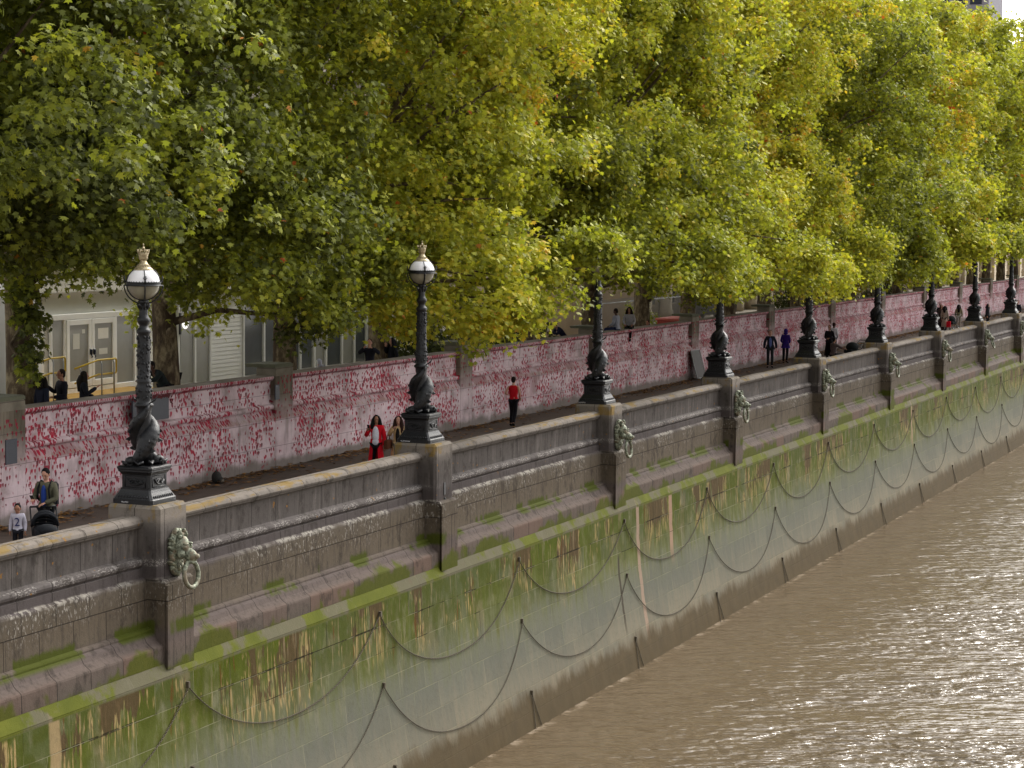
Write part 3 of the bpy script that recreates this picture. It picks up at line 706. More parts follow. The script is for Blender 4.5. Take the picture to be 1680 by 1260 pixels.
# marker scribbles on three plinths (white pen on the near face)
for k, (yy, x0, n, wd, h) in enumerate(((PIERS[1], -22.36, 7, .15, .03), (PIERS[2], -22.47, 10, .24, .035), (PIERS[3], -22.56, 9, .22, .04))):
    b = MB(); R = random.Random(k+40); x = x0
    for i in range(n):
        hh = h*R.uniform(.6, 1)
        pts = [(x+wd/n*u_, yy-.458, 1.445+hh*(.5+.5*math.sin(u_*6+i*1.7))) for u_ in (0, .3, .55, .85)]
        b.tube(pts, .0045, 4); x += wd/n*1.08
    o = b.build('marker_scrawl', MAT['whitepaint'])
    tag(o, 'white pen scrawl on the foot of the %s lamp post' % ORD[k], 'graffiti')

# ------------------------------------------------------------------ hanging chains
def chain_mesh(zt, sag, span=8.36, k=2.2):
    # smooth swag following the battered wall
    pts = []
    for i in range(401):
        u = i/400.; zz = zt-sag*(1-(math.cosh(k*(2*u-1))-1)/(math.cosh(k)-1))
        pts.append(Vector((wallx(zz)+.028, span*u, zz)))
    L = [0]
    for i in range(400): L.append(L[-1]+(pts[i+1]-pts[i]).length)
    pitch = .047; n = int(L[-1]/pitch); b = MB(); j = 0
    for q in range(n+1):
        s_ = q*pitch
        while j < 399 and L[j+1] < s_: j += 1
        p = pts[j].lerp(pts[j+1], (s_-L[j])/max(1e-6, L[j+1]-L[j])); d = (pts[min(j+2, 400)]-pts[max(0, j-1)]).normalized()
        a = d.cross(Vector((1, 0, 0))).normalized(); c = d.cross(a).normalized()
        if q % 2: a, c = c, a
        Rm = Matrix((d, a, c)).transposed()
        b.torus(p, .0150, .0065, 6, 4, rot=Rm, sx=1.9)
    # shackle bracket at the start
    b.box(pts[0].x-.05, pts[0].x+.03, -.03, .03, zt-.02, zt+.10)
    return b
CY0 = 34.25-8.36
def chains(zt, sag, k0, k1, row):
    mes = []
    for k in range(k0, k1):
        y = CY0+8.36*k; lab = 'rusty chain swag, %s from the left in the %s row on the river wall' % (ORD[k-k0], row)
        if len(mes) < 3:
            j = len(mes); o = chain_mesh(zt+(0, .03, -.02)[j], sag*(1, .93, 1.06)[j], k=(2.2, 2.0, 2.5)[j] if sag < 3 else 5.5).build('mooring_chain', MAT['chain']); mes.append(o.data)
        else: o = link('mooring_chain', mes[(k*7+k//3) % 3])
        o.location = (0, y, 0); tag(o, lab, 'chain', 'chain swags along the river wall')
chains(-2.2, 1.56, 0, 20, 'upper'); chains(-3.87, 1.68, 0, 20, 'middle'); chains(-5.8, 3.6, 2, 20, 'lowest')

# ------------------------------------------------------------------ memorial wall
MY0, MS = 38.42, 12.5
MPROF = [(-28.40, 0.0), (-28.40, 1.40), (-28.415, 1.42), (-28.52, 1.60), (-28.535, 1.64), (-28.45, 1.66), (-28.44, 1.70), (-28.45, 1.76), (-28.50, 1.79), (-28.56, 1.80), (-28.56, 2.42),
         (-28.53, 2.44), (-28.47, 2.46), (-28.46, 2.50), (-28.44, 2.52), (-28.44, 2.565), (-28.47, 2.585), (-28.75, 2.60), (-29.02, 2.585), (-29.02, .4), (-29.02, 0)]
NB = 17
t0 = None
for k in range(-1, NB):
    y0 = MY0+MS*k+.5; y1 = MY0+MS*(k+1)-.5
    if k == -1: lab = 'heart-covered memorial wall section left of the leftmost pillar'
    else: lab = 'pink memorial wall section of painted hearts between the %s and %s pillars' % (ORD[k], ORD[k+1])
    if t0 is None:
        L = y1-y0; b = MB(); n = 24
        b.extrude_y(MPROF, [(-L/2+L*i/n) for i in range(n+1)], jit=.0015)
        t0 = b.build('memorial_wall', MAT['heart']); me = t0.data; t0.location = (0, (y0+y1)/2, 0); o = t0
    else: o = link('memorial_wall', me); o.location = (0, (y0+y1)/2, 0)
    tag(o, lab, 'wall', 'memorial wall sections painted with hearts')
pl0 = None
for k in range(0, NB+1):
    y = MY0+MS*k; lab = 'stone pillar with projecting capstone, %s from the left along the heart wall' % ORD[k]
    if pl0 is None:
        pl0 = thing('wall_pillar', lab, 'pillar', (-28.4, y, 0), 0, 'pillars of the heart wall')
        b = MB(); b.bbox(-.62, .012, -.505, .505, 0, 2.80, .03); b.build('shaft', MAT['pillar'], pl0)
        b = MB(); b.extrude_y([(-.98, 2.86), (-.93, 2.90), (-.06, 2.90), (.0, 2.87), (.0, 2.802), (-.55, 2.802), (-.92, 2.803)], [-.5, .5])
        b.build('capstone', MAT['capstone'], pl0)
    else: dup(pl0, (-28.4, y, 0), 0, lab, 'pillars of the heart wall')
# plaques, notice board
def plaque(y, z, w_, h_, label, name='plaque', x=-28.385, m='slate', cat='plaque'):
    t = thing(name, label, cat, (x, y, z))
    b = MB(); b.bbox(-.015, .02, -w_/2, w_/2, 0, h_, .008); b.build('plate', MAT[m], t)
    b = MB(); R = random.Random(int(y)); zz = h_-.1
    while zz > .06:
        q = w_*.36*R.uniform(.5, 1); b.box(.0205, .023, -q, q, zz, zz+.010); zz -= .045
    b.build('lettering', MAT['ink'], t)
plaque(38.35, 1.38, .42, .56, 'dark bronze plaque fixed to the leftmost pillar of the heart wall')
plaque(50.48, 1.92, .24, .42, 'small dark plaque on the second pillar from the left')
t = thing('notice_board', 'grey notice board with cut paper edging hung on the heart wall behind the nearest lamp', 'notice board', (-28.4, 44.05, 1.87))
b = MB(); b.bbox(-.0, .05, -.82, .82, 0, .57, .01); b.build('board', MAT['slate'], t)
b = MB(); R = random.Random(9)
for i in range(70):
    y = -.8+1.75*i/70; z = .57+R.uniform(-.01, .05) if y < .82 else .57-R.uniform(0, .25)
    b.add([(.06, y, z), (.09, y+.05, z+R.uniform(-.03, .05)), (.06, y+.01, z-.05), (.05, y+.02, z+.04)], [(0, 1, 2), (0, 3, 1)])
b.build('garland', simple('dark_red_ribbon', C(92, 30, 36), .7, 0, .4), t)
# leaning barrier board by fourth lamp
t = thing('metal_frame_board', 'grey wire frame board leaning on the heart wall left of the fourth lamp post', 'barrier', (-28.28, 88.0, 0), 0)
b = MB(); b.add([(0.0, -.62, 1.28), (0.0, .62, 1.28), (.32, .62, .12), (.32, -.62, .12), (-.02, -.62, 1.28), (-.02, .62, 1.28), (.30, .62, .12), (.30, -.62, .12)], [(3, 2, 1, 0), (4, 5, 6, 7), (0, 1, 5, 4), (2, 3, 7, 6), (1, 2, 6, 5), (3, 0, 4, 7)])
b.build('sheet', simple('grey_mesh_sheet', C(86, 82, 80), .7, 0, .1, 5), t)
b = MB(); b.tube([(.01, -.65, 1.30), (.01, .65, 1.30), (.34, .65, .10), (.34, -.65, .10), (.01, -.65, 1.30)], .02, 6)
b.tube([(.33, .60, .12), (.7, .9, .02)], .018, 6); b.tube([(.33, -.6, .12), (.5, -.2, .02)], .018, 6); b.build('frame', MAT['steel'], t)
# dark bag at wall foot
t = thing('rucksack', 'small dark rounded bag on the paving at the foot of the heart wall', 'bag', (-28.15, 46.85, 0))
b = MB(); b.ball((0, 0, .15), (.13, .15, .17), 12, 9); b.ball((.09, .02, .10), (.07, .11, .09), 10, 7); b.tube([(-.02, -.09, .27), (.0, 0, .36), (-.02, .08, .27)], .013, 6)
b.build('bag_body', simple('dark_canvas', C(44, 42, 40), .9, 0, .25, 12), t)
b = MB(); b.ball((.16, .03, .06), (.03, .08, .05), 8, 6); b.build('pocket', simple('grey_canvas', C(92, 84, 74), .9, 0, .2), t)

# fallen leaves : uncountable litter
def litter():
    n = 9000; R = RNG
    y = R.uniform(28, 190, n); x = np.where(R.random(n) < .68, -28.36+np.abs(R.normal(0, .38, n)), R.uniform(-28.3, -22.4, n))
    clump = (np.sin(y*.7)+np.sin(y*1.9+1)+np.sin(y*.23+2)) > -.6; keep = clump | (R.random(n) < .25); x, y = x[keep], y[keep]; n = len(x)
    s = R.uniform(.04, .085, n); a = R.uniform(0, 2*PI, n); z = .006+R.random(n)*.05
    vs = np.zeros((n, 5, 3)); ang = np.array([0, 1.1, 2.4, 3.9, 5.2])
    for j in range(5):
        vs[:, j, 0] = x+s*np.cos(a+ang[j]); vs[:, j, 1] = y+s*np.sin(a+ang[j]); vs[:, j, 2] = z+R.uniform(-.004, .03, n)
    me = D.meshes.new('fallen_leaves'); me.from_pydata(vs.reshape(-1, 3).tolist(), [], [list(range(5*i, 5*i+5)) for i in range(n)])
    me.materials.append(leafmats['litter']); at = me.attributes.new('tint', 'FLOAT', 'FACE'); at.data.foreach_set('value', R.random(n).astype(np.float32))
    o = link('fallen_leaves', me); tag(o, 'brown and yellow fallen leaves scattered along the foot of the heart wall', 'fallen leaves', kind='stuff')
leafmats = {
 'litter': mat_leaf('dead_leaves', [(0, C(70, 48, 28)), (.5, C(112, 78, 40)), (.85, C(150, 110, 60)), (1, C(176, 140, 84))], .1),
 'leaf': mat_leaf('plane_leaves', [(0, C(56, 62, 34)), (.2, C(88, 94, 50)), (.36, C(122, 129, 54)), (.50, C(154, 158, 56)), (.64, C(184, 182, 64)), (.78, C(204, 186, 66)), (.88, C(212, 172, 64)), (.95, C(206, 136, 60)), (1, C(196, 92, 54))]),
}
litter()

# ------------------------------------------------------------------ plane trees
STAR = []
for i, (a, r) in enumerate([(90, 1.0), (70, .52), (48, .86), (28, .42), (0, .74), (-38, .34), (-90, .30), (-142, .34), (180, .74), (152, .42), (132, .86), (110, .52)]):
    STAR.append((r*math.cos(rad(a)), r*math.sin(rad(a))))
STAR = np.array(STAR)
SIMPLE = np.array([(math.cos(rad(a))*r, math.sin(rad(a))*r) for a, r in [(90, 1), (55, .5), (10, .85), (-70, .35), (-110, .35), (170, .85), (125, .5)]])
def leaf_mesh(name, C_, N_, size, tint, shape):
    n = len(C_); k = len(shape); R = RNG
    N_ = N_/np.linalg.norm(N_, axis=1, keepdims=True)
    ref = np.tile(np.array([0, 0, -1.0]), (n, 1))+R.normal(0, .45, (n, 3))      # tips droop
    V = ref-(ref*N_).sum(1, keepdims=True)*N_; V /= np.linalg.norm(V, axis=1, keepdims=True)+1e-9
    U = np.cross(V, N_)
    sx = shape[:, 0][None, :, None]; sy = shape[:, 1][None, :, None]
    curl = R.uniform(-.25, .35, (n, 1, 1))
    P = C_[:, None, :]+(U[:, None, :]*sx+V[:, None, :]*sy+N_[:, None, :]*(-(sx**2)*np.abs(curl)-curl*.5*(sy**2)))*size[:, None, None]
    P = P.reshape(-1, 3).astype(np.float32)
    me = D.meshes.new(name); me.vertices.add(n*k); me.vertices.foreach_set('co', P.ravel())
    me.loops.add(n*k); me.loops.foreach_set('vertex_index', np.arange(n*k, dtype=np.int32))
    me.polygons.add(n); me.polygons.foreach_set('loop_start', np.arange(0, n*k, k, dtype=np.int32)); me.polygons.foreach_set('loop_total', np.full(n, k, dtype=np.int32))
    at = me.attributes.new('tint', 'FLOAT', 'FACE'); at.data.foreach_set('value', tint.astype(np.float32))
    me.materials.append(leafmats['leaf']); me.update(calc_edges=True)
    return me
def crown_pts(cx, cy, cz, ax, ay, az, zmin, n, front_bias, reach):
    """clump centres spread over a lumpy crown"""
    R = RNG; out_ = []
    ph = R.uniform(0, 6, 6)
    while len(out_) < n:
        d = R.normal(0, 1, 3); d /= np.linalg.norm(d)
        if d[0] < 0 and R.random() < front_bias: d[0] = -d[0]
        lump = 1+.10*math.sin(3*math.atan2(d[1], d[0])+ph[0])+.13*math.sin(4.3*d[2]+ph[1]+2*d[1])+.08*math.sin(9*d[2]+ph[2]-5*d[1])
        rr = lump*(R.random()**.22 if R.random() < .8 else R.random()**.6)
        sx, sy, sz = [math.copysign(abs(c_)**.72, c_) for c_ in d]
        x = sx*(reach if d[0] > 0 else ax)*rr; y = sy*ay*rr; z = math.copysign(abs(d[2])**.6, d[2])*az*rr
        p = (cx+x, cy+y, cz+z)
        lo = zmin+.5*math.sin(p[1]*1.3+ph[3])+.35*math.sin(p[0]*1.7+ph[4])
        if p[2] < lo: continue
        out_.append((p, d, rr, 1.0))
    return out_
def make_tree(i, cy, spec):
    tint0, front, zmin, top, nclump, nleaf, lsize, far = spec
    cx = -29.9; label = spec_label(i, cy)
    t = thing('plane_tree', label, 'tree', (cx, cy, 1.5), 0, 'plane trees behind the heart wall')
    R = random.Random(i*13+5)
    cz = (zmin+top)/2; az = (top-zmin)/2
    cl = crown_pts(cx, cy, cz, 2.4, 5.3, az, zmin, nclump, .80, front-cx)
    for (bx, by, bz, sx_, sy_, sz_, nb) in BOUGHS.get(i, []):          # low hanging boughs on the river side
        for _ in range(nb):
            d = RNG.normal(0, 1, 3); d /= np.linalg.norm(d); rr = RNG.random()**.4
            cl.append(((bx+d[0]*sx_*rr, by+d[1]*sy_*rr, bz+d[2]*sz_*rr), d, rr, .55 if sx_ < .6 else 1.0))
    # trunk and limbs
    b = MB(); lean = R.uniform(-.25, .25)
    b.tube([(0, 0, -.1), (.02, .02, .5), (lean*.3, .05, 2.2), (lean*.6, 0, 4.2), (lean, .1, 6.5), (lean, 0, 10), (lean*.5, .2, top-3.5)], [.46, .38, .33, .29, .25, .17, .05], 14)
    for k in range(9):
        b.ball((R.uniform(-.2, .2)+.18, R.uniform(-.25, .25), R.uniform(.8, 3.8)), (.12, .12, .15), 7, 5)
    idx = list(range(len(cl))); R.shuffle(idx)
    starts = [3.4, 3.9, 4.4, 5.0, 5.6, 6.3, 7.2, 8.2]
    for q in range(min(len(idx), 34 if not far else 16)):
        p = cl[idx[q]][0]; s_ = starts[q % 8]
        e = Vector((p[0]-cx, p[1]-cy, p[2]-1.5)); s0 = Vector((lean*.5, 0, min(s_, max(2.6, e.z-.4))))
        mid1 = s0.lerp(e, .35)+Vector((0, 0, .5)); mid2 = s0.lerp(e, .7)+Vector((R.uniform(-.3, .3), R.uniform(-.3, .3), .45))
        b.tube([s0, mid1, mid2, e], [.13, .085, .05, .015], 6)
    b.build('trunk', MAT['bark'], t)
    # leaves
    Cs = []; Ns = []; Ts = []; Ss = []
    for (p, d, rr, k_) in cl:
        r = R.uniform(.30, .74)*(1.25 if far else 1)*k_; m_ = int(nleaf*r*r)
        q = RNG.normal(0, 1, (m_, 3)); q /= np.linalg.norm(q, axis=1, keepdims=True)
        q[:, 2] = np.where((q[:, 2] < -.25) & (RNG.random(m_) < .65), -q[:, 2], q[:, 2])
        bias = np.array([d[0], d[1], d[2]*.3])
        flip = (q@bias < -.2) & (RNG.random(m_) < .6); q[flip] *= np.array([-1, -1, 1])
        rad_ = RNG.random(m_)**.30
        off = q*rad_[:, None]*np.array([r, r, r*.78])
        off[:, 2] -= .22*(off[:, 0]**2+off[:, 1]**2)/r
        Cs.append(np.array(p)-np.array([cx, cy, 1.5])+off)
        nn = q*.6+np.array([.22, .05, .45])+RNG.normal(0, .55, (m_, 3)); Ns.append(nn)
        big = math.sin(p[1]*.55+p[2]*.45+i)*.06+math.sin(p[2]*1.3+p[1]*.9)*.035
        ct = tint0+big+R.gauss(0, .07)+(.03*(p[2]-8)/6)
        # autumn tips : a few clumps turn yellow or orange
        if R.random() < (.05 if tint0 < .4 else .12): ct += .09
        tt = ct+RNG.normal(0, .085, m_); tt = np.where(RNG.random(m_) < .006, RNG.uniform(.85, 1, m_), tt)
        Ts.append(np.clip(tt, 0, 1)); Ss.append(RNG.uniform(.7, 1.2, m_)*lsize)
    # loose sprays filling between the clumps
    allp = np.concatenate(Cs); nf = int(len(allp)*.38); pick = RNG.integers(0, len(allp), nf); ctr = np.array([c_[0] for c_ in cl])-np.array([cx, cy, 1.5])
    fp = allp[pick]+RNG.normal(0, .34, (nf, 3)); fp = fp[fp[:, 2] > zmin-1.9]; nf = len(fp)
    Cs.append(fp); Ns.append(np.array([.35, .1, .5])+RNG.normal(0, .6, (nf, 3))); Ss.append(RNG.uniform(.7, 1.2, nf)*lsize)
    Ts.append(np.clip(tint0+.06*np.sin(fp[:, 1]*.9+fp[:, 2]*.6)+.04*np.sin(fp[:, 2]*2.1+fp[:, 1]*1.7)+RNG.normal(0, .09, nf), 0, 1))
    me = leaf_mesh('crown', np.concatenate(Cs), np.concatenate(Ns), np.concatenate(Ss), np.concatenate(Ts), SIMPLE if far else STAR)
    link('crown', me, t)
    return sum(len(c) for c in Cs)
def spec_label(i, cy):
    if i < 2: return ['dark green plane tree filling the top left corner of the photo', 'dark green plane tree with leafy lower trunk at the left edge by the white doors'][i]
    kind = 'green' if TREES[i][1] < .4 else ('yellow-green' if TREES[i][1] < .56 else 'golden yellow-green')
    return '%s plane tree behind the heart wall, %s in the row from the left' % (kind, ORD[i]) if i < len(ORD) else '%s plane tree at the far end of the row, number %d from the left' % (kind, i+1)
# (Y, tint, front X, zmin)
TREES = [(34.4, .31, -23.0, 5.4), (40.8, .33, -22.6, 5.4), (47.2, .42, -23.2, 4.7), (53.6, .56, -20.9, 3.7), (59.9, .50, -22.6, 5.2), (66.3, .47, -21.8, 4.9), (72.7, .52, -20.9, 4.6), (79.0, .52, -22.8, 4.4),
         (85.4, .60, -20.7, 3.9), (91.8, .54, -22.0, 4.0), (98.2, .40, -21.0, 3.9), (104.6, .44, -20.8, 3.9), (111, .60, -21.6, 4.0), (117.3, .58, -21.0, 4.0), (123.7, .50, -22.2, 5), (130, .48, -22.6, 5), (136.5, .46, -22.6, 5),
         (143, .50, -22.5, 5.2), (149.5, .55, -22.4, 5.2), (156, .55, -22.4, 5.2), (162.5, .56, -22.4, 5.2), (169, .52, -22.4, 5.2), (176, .58, -22.4, 5.2), (183, .55, -22.4, 5.2), (191, .55, -22.4, 5), (199, .5, -22.4, 5), (208, .5, -22.4, 5)]
#PART2BEGIN
# ------------------------------------------------------------------ buildings behind the wall
def hall():
    t = thing('exhibition_hall', 'long white prefabricated hall with grey window bays, seen under the trees left of centre', 'building', (-35.7, 49.5, 1.5))
    X0 = 0.0; y = lambda Y: Y-49.5
    b = MB(); b.box(-12, -.06, y(49.55), y(76.4), .0, 4.4); b.build('wall', MAT['grey_panel'], t)
    b = MB(); b.bbox(-12.2, .14, y(49.3), y(76.7), 3.25+.0, 4.15, .03)
    b.extrude_y([(-6, 6.2), (.3, 4.35), (.3, 4.17), (-12.3, 4.17), (-12.3, 4.35)], [y(49.1), y(76.9)]); b.build('roof', MAT['fascia'], t)
    # bays : (from, to, kind)
    bays = [(54.7, 56.9, 'w'), (57.15, 58.0, 'p'), (58.08, 58.95, 'p'), (59.05, 61.1, 's'), (61.2, 62.5, 'd'), (62.6, 63.7, 'd'), (63.8, 65.1, 'd'), (65.2, 66.1, 'd'), (66.3, 67.0, 'p'), (67.2, 68.3, 'd'),
            (68.4, 69.3, 'p'), (69.4, 70.3, 'd'), (70.4, 71.2, 'p'), (71.3, 72.4, 's'), (72.5, 74.8, 'w'), (74.9, 76.3, 'w')]
    for a, c, k in bays:
        if k in 'pd':
            b = MB(); b.bbox(-.05, .0, y(a)+.06, y(c)-.06, .12, 3.1, .006); b.build('window', MAT['pane' if k == 'p' else 'dark_pane'], t)
        elif k == 'w':
            b = MB(); b.bbox(-.05, .01, y(a)+.01, y(c)-.01, .02, 3.2, .01); b.build('panel', MAT['fascia'], t)
        else:
            b = MB()
            for i in range(22): b.extrude_y([(-.04, .1+i*.135), (.012, .1+i*.135), (.004, .1+i*.135+.130), (-.04, .1+i*.135+.130)], [y(a)+.02, y(c)-.02])
            b.build('roller_shutter', MAT['grey_panel'], t)
            b = MB(); b.bbox(-.02, .22, y(a), y(c), 3.06, 3.24, .02); b.build('shutter_box', MAT['fascia'], t)
    for yy in [57.05, 58.04, 59.0, 61.15, 62.55, 63.75, 65.15, 66.2, 67.1, 68.35, 69.35, 70.35, 71.25, 72.45, 74.85, 76.4]:
        MB().bbox(-.03, .05, y(yy)-.045, y(yy)+.045, .01, 3.24, .006).build('mullion', MAT['grey_panel'], t)
    # entrance screen
    b = MB(); e0, e1 = 49.6, 54.62
    for yy, w_ in ((49.66, .14), (50.12, .05), (50.78, .09), (53.42, .09), (54.48, .08), (54.60, .07)): b.bbox(-.02, .08, y(yy)-w_/2, y(yy)+w_/2, .30, 2.56, .006)
    b.bbox(-.02, .09, y(e0), y(e1), 2.44, 2.60, .006); b.bbox(-.02, .09, y(e0), y(e1), .26, .40, .006); b.build('door_screen', MAT['white'], t)
    for a, c in ((50.16, 50.72), (53.52, 54.42)):
        b = MB(); b.bbox(-.01, .03, y(a), y(c), .41, 2.43, .005); b.build('side_light', MAT['pane'], t)
    for i, (a, c) in enumerate(((50.84, 52.10), (52.12, 53.36))):
        b = MB(); st = .14
        for u0, u1, z0, z1 in ((a, a+st, .42, 2.42), (c-st, c, .42, 2.42), (a+st, c-st, 2.27, 2.42), (a+st, c-st, .42, .60)): b.bbox(.0, .10, y(u0), y(u1), z0, z1, .006)
        d = b.build('door', MAT['white'], t)
        b = MB(); b.box(.03, .06, y(a+st), y(c-st), .6, 2.27); b.build('pane', MAT['pane'], d)
        b = MB(); yh = c-.08 if i == 0 else a+.07
        b.bbox(.10, .16, y(yh)-.04, y(yh)+.04, 1.36, 1.52, .01); b.tube([(.13, y(yh), 1.36), (.17, y(yh), 1.30), (.15, y(yh), 1.26)], .018, 6); b.build('handle', MAT['navy'], d)
        for (py, pz, pw, ph) in (((51.35, 1.55, .34, .46), (51.72, 2.0, .16, .12)) if i == 0 else ((52.75, 1.80, .55, .32), (52.75, 1.33, .44, .18))):
            b = MB(); b.box(.061, .064, y(py)-pw/2, y(py)+pw/2, pz, pz+ph); n_ = b.build('notice', MAT['paper' if pz != 1.80 else 'fascia'], d)
    b = MB(); b.ball((.12, y(57.3), 2.06), (.09, .13, .17), 14, 10); b.build('bulkhead_light', MAT['lampwhite'], t)
    b = MB(); b.bbox(.0, .08, y(57.02), y(57.14), 1.72, 2.42, .01); b.build('light_bracket', MAT['black'], t)
    b = MB(); b.ball((.12, y(67.65), 2.08), (.09, .12, .17), 14, 10); b.build('bulkhead_light', MAT['lampwhite'], t)
    MB().tube([(.2, y(76.5), 0), (.2, y(76.5), 4.1)], .06, 8).build('downpipe', MAT['black'], t)
hall()
# entrance ramp and handrails
t = thing('entrance_ramp', 'ochre ramp block in front of the white double doors', 'ramp', (-35, 50.5, 1.5))
b = MB(); b.add([(-.62, -3, 0), (1.2, -3, 0), (1.2, 3.6, 0), (-.62, 3.6, 0), (-.62, -3, .02), (1.2, -3, .02), (1.2, -.2, .26), (-.62, -.2, .26), (1.2, 3.6, .26), (-.62, 3.6, .26)],
  [(4, 5, 6, 7), (7, 6, 8, 9), (0, 1, 5, 4), (1, 2, 8, 6, 5), (2, 3, 9, 8), (3, 0, 4, 7, 9), (3, 2, 1, 0)]); b.build('ramp_deck', MAT['orange'], t)
b = MB(); b.box(1.2, 1.26, -3, 3.6, .02, .1); b.build('kerb', MAT['fascia'], t)
def rail(Y0, Y1, x, label, zA, zB):
    t = thing('handrail', label, 'handrail', (x, Y0, 1.5), 0, 'yellow handrails by the white doors')
    L = Y1-Y0; b = MB()
    for dz in (0, -.42): b.tube([(0, 0, zA+dz), (0, L*.55, zB+dz), (0, L, zB+dz)], .028, 7)
    b.tube([(0, L, zB), (0, L+.03, zB-.05), (0, L+.03, zB-.38), (0, L, zB-.42)], .028, 7); b.build('rail', MAT['yellow'], t)
    for q, zz in ((.12, zA+.03), (.62, zB), (.93, zB)):
        b = MB(); b.tube([(0.04, L*q, .0), (.04, L*q, zz-.12), (0, L*q, zz-.03)], .024, 7); b.build('post', MAT['steel'], t)
rail(47.3, 48.85, -34.3, 'left yellow handrail on steel posts beside the white doors', 1.36, 1.50)
rail(49.35, 51.4, -34.3, 'right yellow handrail on steel posts in front of the white doors', 1.14, 1.32)
t = thing('site_cabin', 'white cabin wall seen past the leftmost tree trunk', 'cabin', (-36.5, 44, 1.5))
b = MB(); b.bbox(-6, 0, -6, 4.2, 0, 3.4, .03); b.build('cabin_wall', MAT['white'], t)
b = MB(); b.bbox(-6.2, .15, -6.2, 4.4, 3.402, 3.6, .03); b.bbox(.002, .06, -6, 4.2, 1.25, 1.33, .005); b.build('trim', MAT['grey_panel'], t)

def facade(name, label, x, ya, yb, z0, h, bay, mat, storeys, colbay=True):
    t = thing(name, label, 'building', (x, ya, z0)); L = yb-ya; n = int(L/bay)
    b = MB(); b.box(-12, -.25, 0, L, 0, h); b.build('wall', mat, t)
    b = MB(); b.extrude_y([(-12.3, h+.5), (.15, h+.5), (.25, h+.2), (.05, h), (-12.3, h)], [-.2, L+.2]); 
    for s_ in range(1, storeys): b.extrude_y([(-.3, h*s_/storeys+.18), (.02, h*s_/storeys+.18), (.08, h*s_/storeys), (-.3, h*s_/storeys-.1)], [-.05, L+.05])
    b.build('cornice', mat, t)
    for k in range(n+1):
        yy = k*L/n; pb = MB()
        if colbay:
            pb.lathe([(.46, 0), (.46, .5), (.36, .6), (.34, 3), (.30, h/storeys-.9), (.34, h/storeys-.8), (.42, h/storeys-.5), (.44, h/storeys-.2)], 12, (.1, yy, 0))
        else:
            z = 0
            pb.box(-.3, .08, yy-.42, yy+.42, 0, h/storeys-.1)
            while z < h/storeys-.3: pb.bbox(-.28, .12, yy-.45, yy+.45, z, z+.42, .03); z += .45
        pb.build('column' if colbay else 'pilaster', mat, t)
    for s_ in range(storeys):
        for k in range(min(n, 24)):
            yy = (k+.5)*L/n; zz = h*s_/storeys
            b = MB(); b.bbox(-.26, -.2, yy-.75, yy+.75, zz+.9, zz+h/storeys-.8, .01)
            wn = b.build('window', MAT['dark_pane'], t)
            b = MB()
            for q in (-.78, 0, .78): b.bbox(-.2, -.12, yy+q-.05, yy+q+.05, zz+.9, zz+h/storeys-.75, .008)
            b.bbox(-.2, -.1, yy-.9, yy+.9, zz+.78, zz+.9, .01); b.build('frame', MAT['tan_stone'], wn)
facade('hospital_block', 'tan stone hospital wing with round columns glimpsed under the trees right of centre', -37.5, 104, 180, 1.5, 17, 3.4, MAT['tan_stone'], 4)
facade('stone_building', 'rusticated grey stone building glimpsed below the trees at far right', -37, 182, 262, 1.5, 15, 3.2, MAT['tan_stone'], 3, False)
facade('brick_block', 'tall sooty brick ward block hidden behind the left trees', -60, 60, 200, 1.5, 24, 5, MAT['dark_stone'], 5, False)
t = thing('office_tower', 'grey concrete tower with dark window grid above the trees, top right corner', 'tower', (-56, 300, 1.5))
b = MB(); b.bbox(-7, 3.2, -5, 7, 0, 46, .3); b.build('shaft', simple('tower_concrete', C(120, 118, 128), .8, 0, .1, .3), t)
for k in range(5):
    for j in range(4):
        b = MB(); b.box(-6.2+j*2.3, -4.6+j*2.3, -5.08, -4.98, 34+k*2.4, 35.5+k*2.4); b.build('window', MAT['navy'], t)

# railings, van, red bench, shrubs
t = thing('iron_railing', 'thin grey vertical railing in front of the tan wall behind the seated pair', 'railing', (-34.5, 92, 1.5))
b = MB()
for i in range(150): b.tube([(0, i*.14, 0), (0, i*.14, 1.75)], .012, 4, smooth=False)
b.box(-.02, .02, 0, 21, 1.55, 1.6); b.box(-.02, .02, 0, 21, .15, .2); b.build('bars', MAT['steel'], t)
t = thing('garden_wall', 'tan rendered garden wall behind the railing', 'wall', (-36, 84, 1.5))
b = MB(); b.bbox(-.4, 0, 0, 19.5, 0, 3.4, .04); b.build('render', simple('tan_render', C(160, 140, 116), .9, 0, .12, .6), t)
b = MB(); b.bbox(-.5, .1, -.1, 19.6, 3.402, 3.55, .03); b.build('coping', MAT['tan_stone'], t)
def van():
    t = thing('parked_van', 'dark navy van parked behind the heart wall above a red planter', 'van', (-35.6, 113.2, 1.5))
    b = MB(); pr = [(-.95, .35), (.95, .35), (.98, .9), (.92, 1.15), (.80, 1.9), (.6, 2.02), (-.6, 2.02), (-.80, 1.9), (-.92, 1.15), (-.98, .9)]
    b.extrude_y(pr, [-1.9, -1.0, 1.2, 2.3]); b.build('body', MAT['navy'], t)
    b = MB(); b.add([(-.74, -1.93, 1.2), (.74, -1.93, 1.2), (.66, -1.92, 1.78), (-.66, -1.92, 1.78)], [(0, 1, 2, 3)]); b.bbox(.93, .955, -.9, .4, 1.2, 1.7, .01); b.build('window', MAT['dark_pane'], t)
    for x in (-.8, .8):
        b = MB(); b.ball((x, -1.92, 1.0), (.12, .05, .09), 8, 6); b.build('headlight', MAT['opal'], t)
    for x in (-.85, .85):
        for yy in (-1.2, 1.6):
            b = MB(); b.torus((x, yy, .33), .24, .10, 18, 8, rot=Matrix.Rotation(PI/2, 3, 'Y')); wh = b.build('wheel', MAT['black'], t)
van()
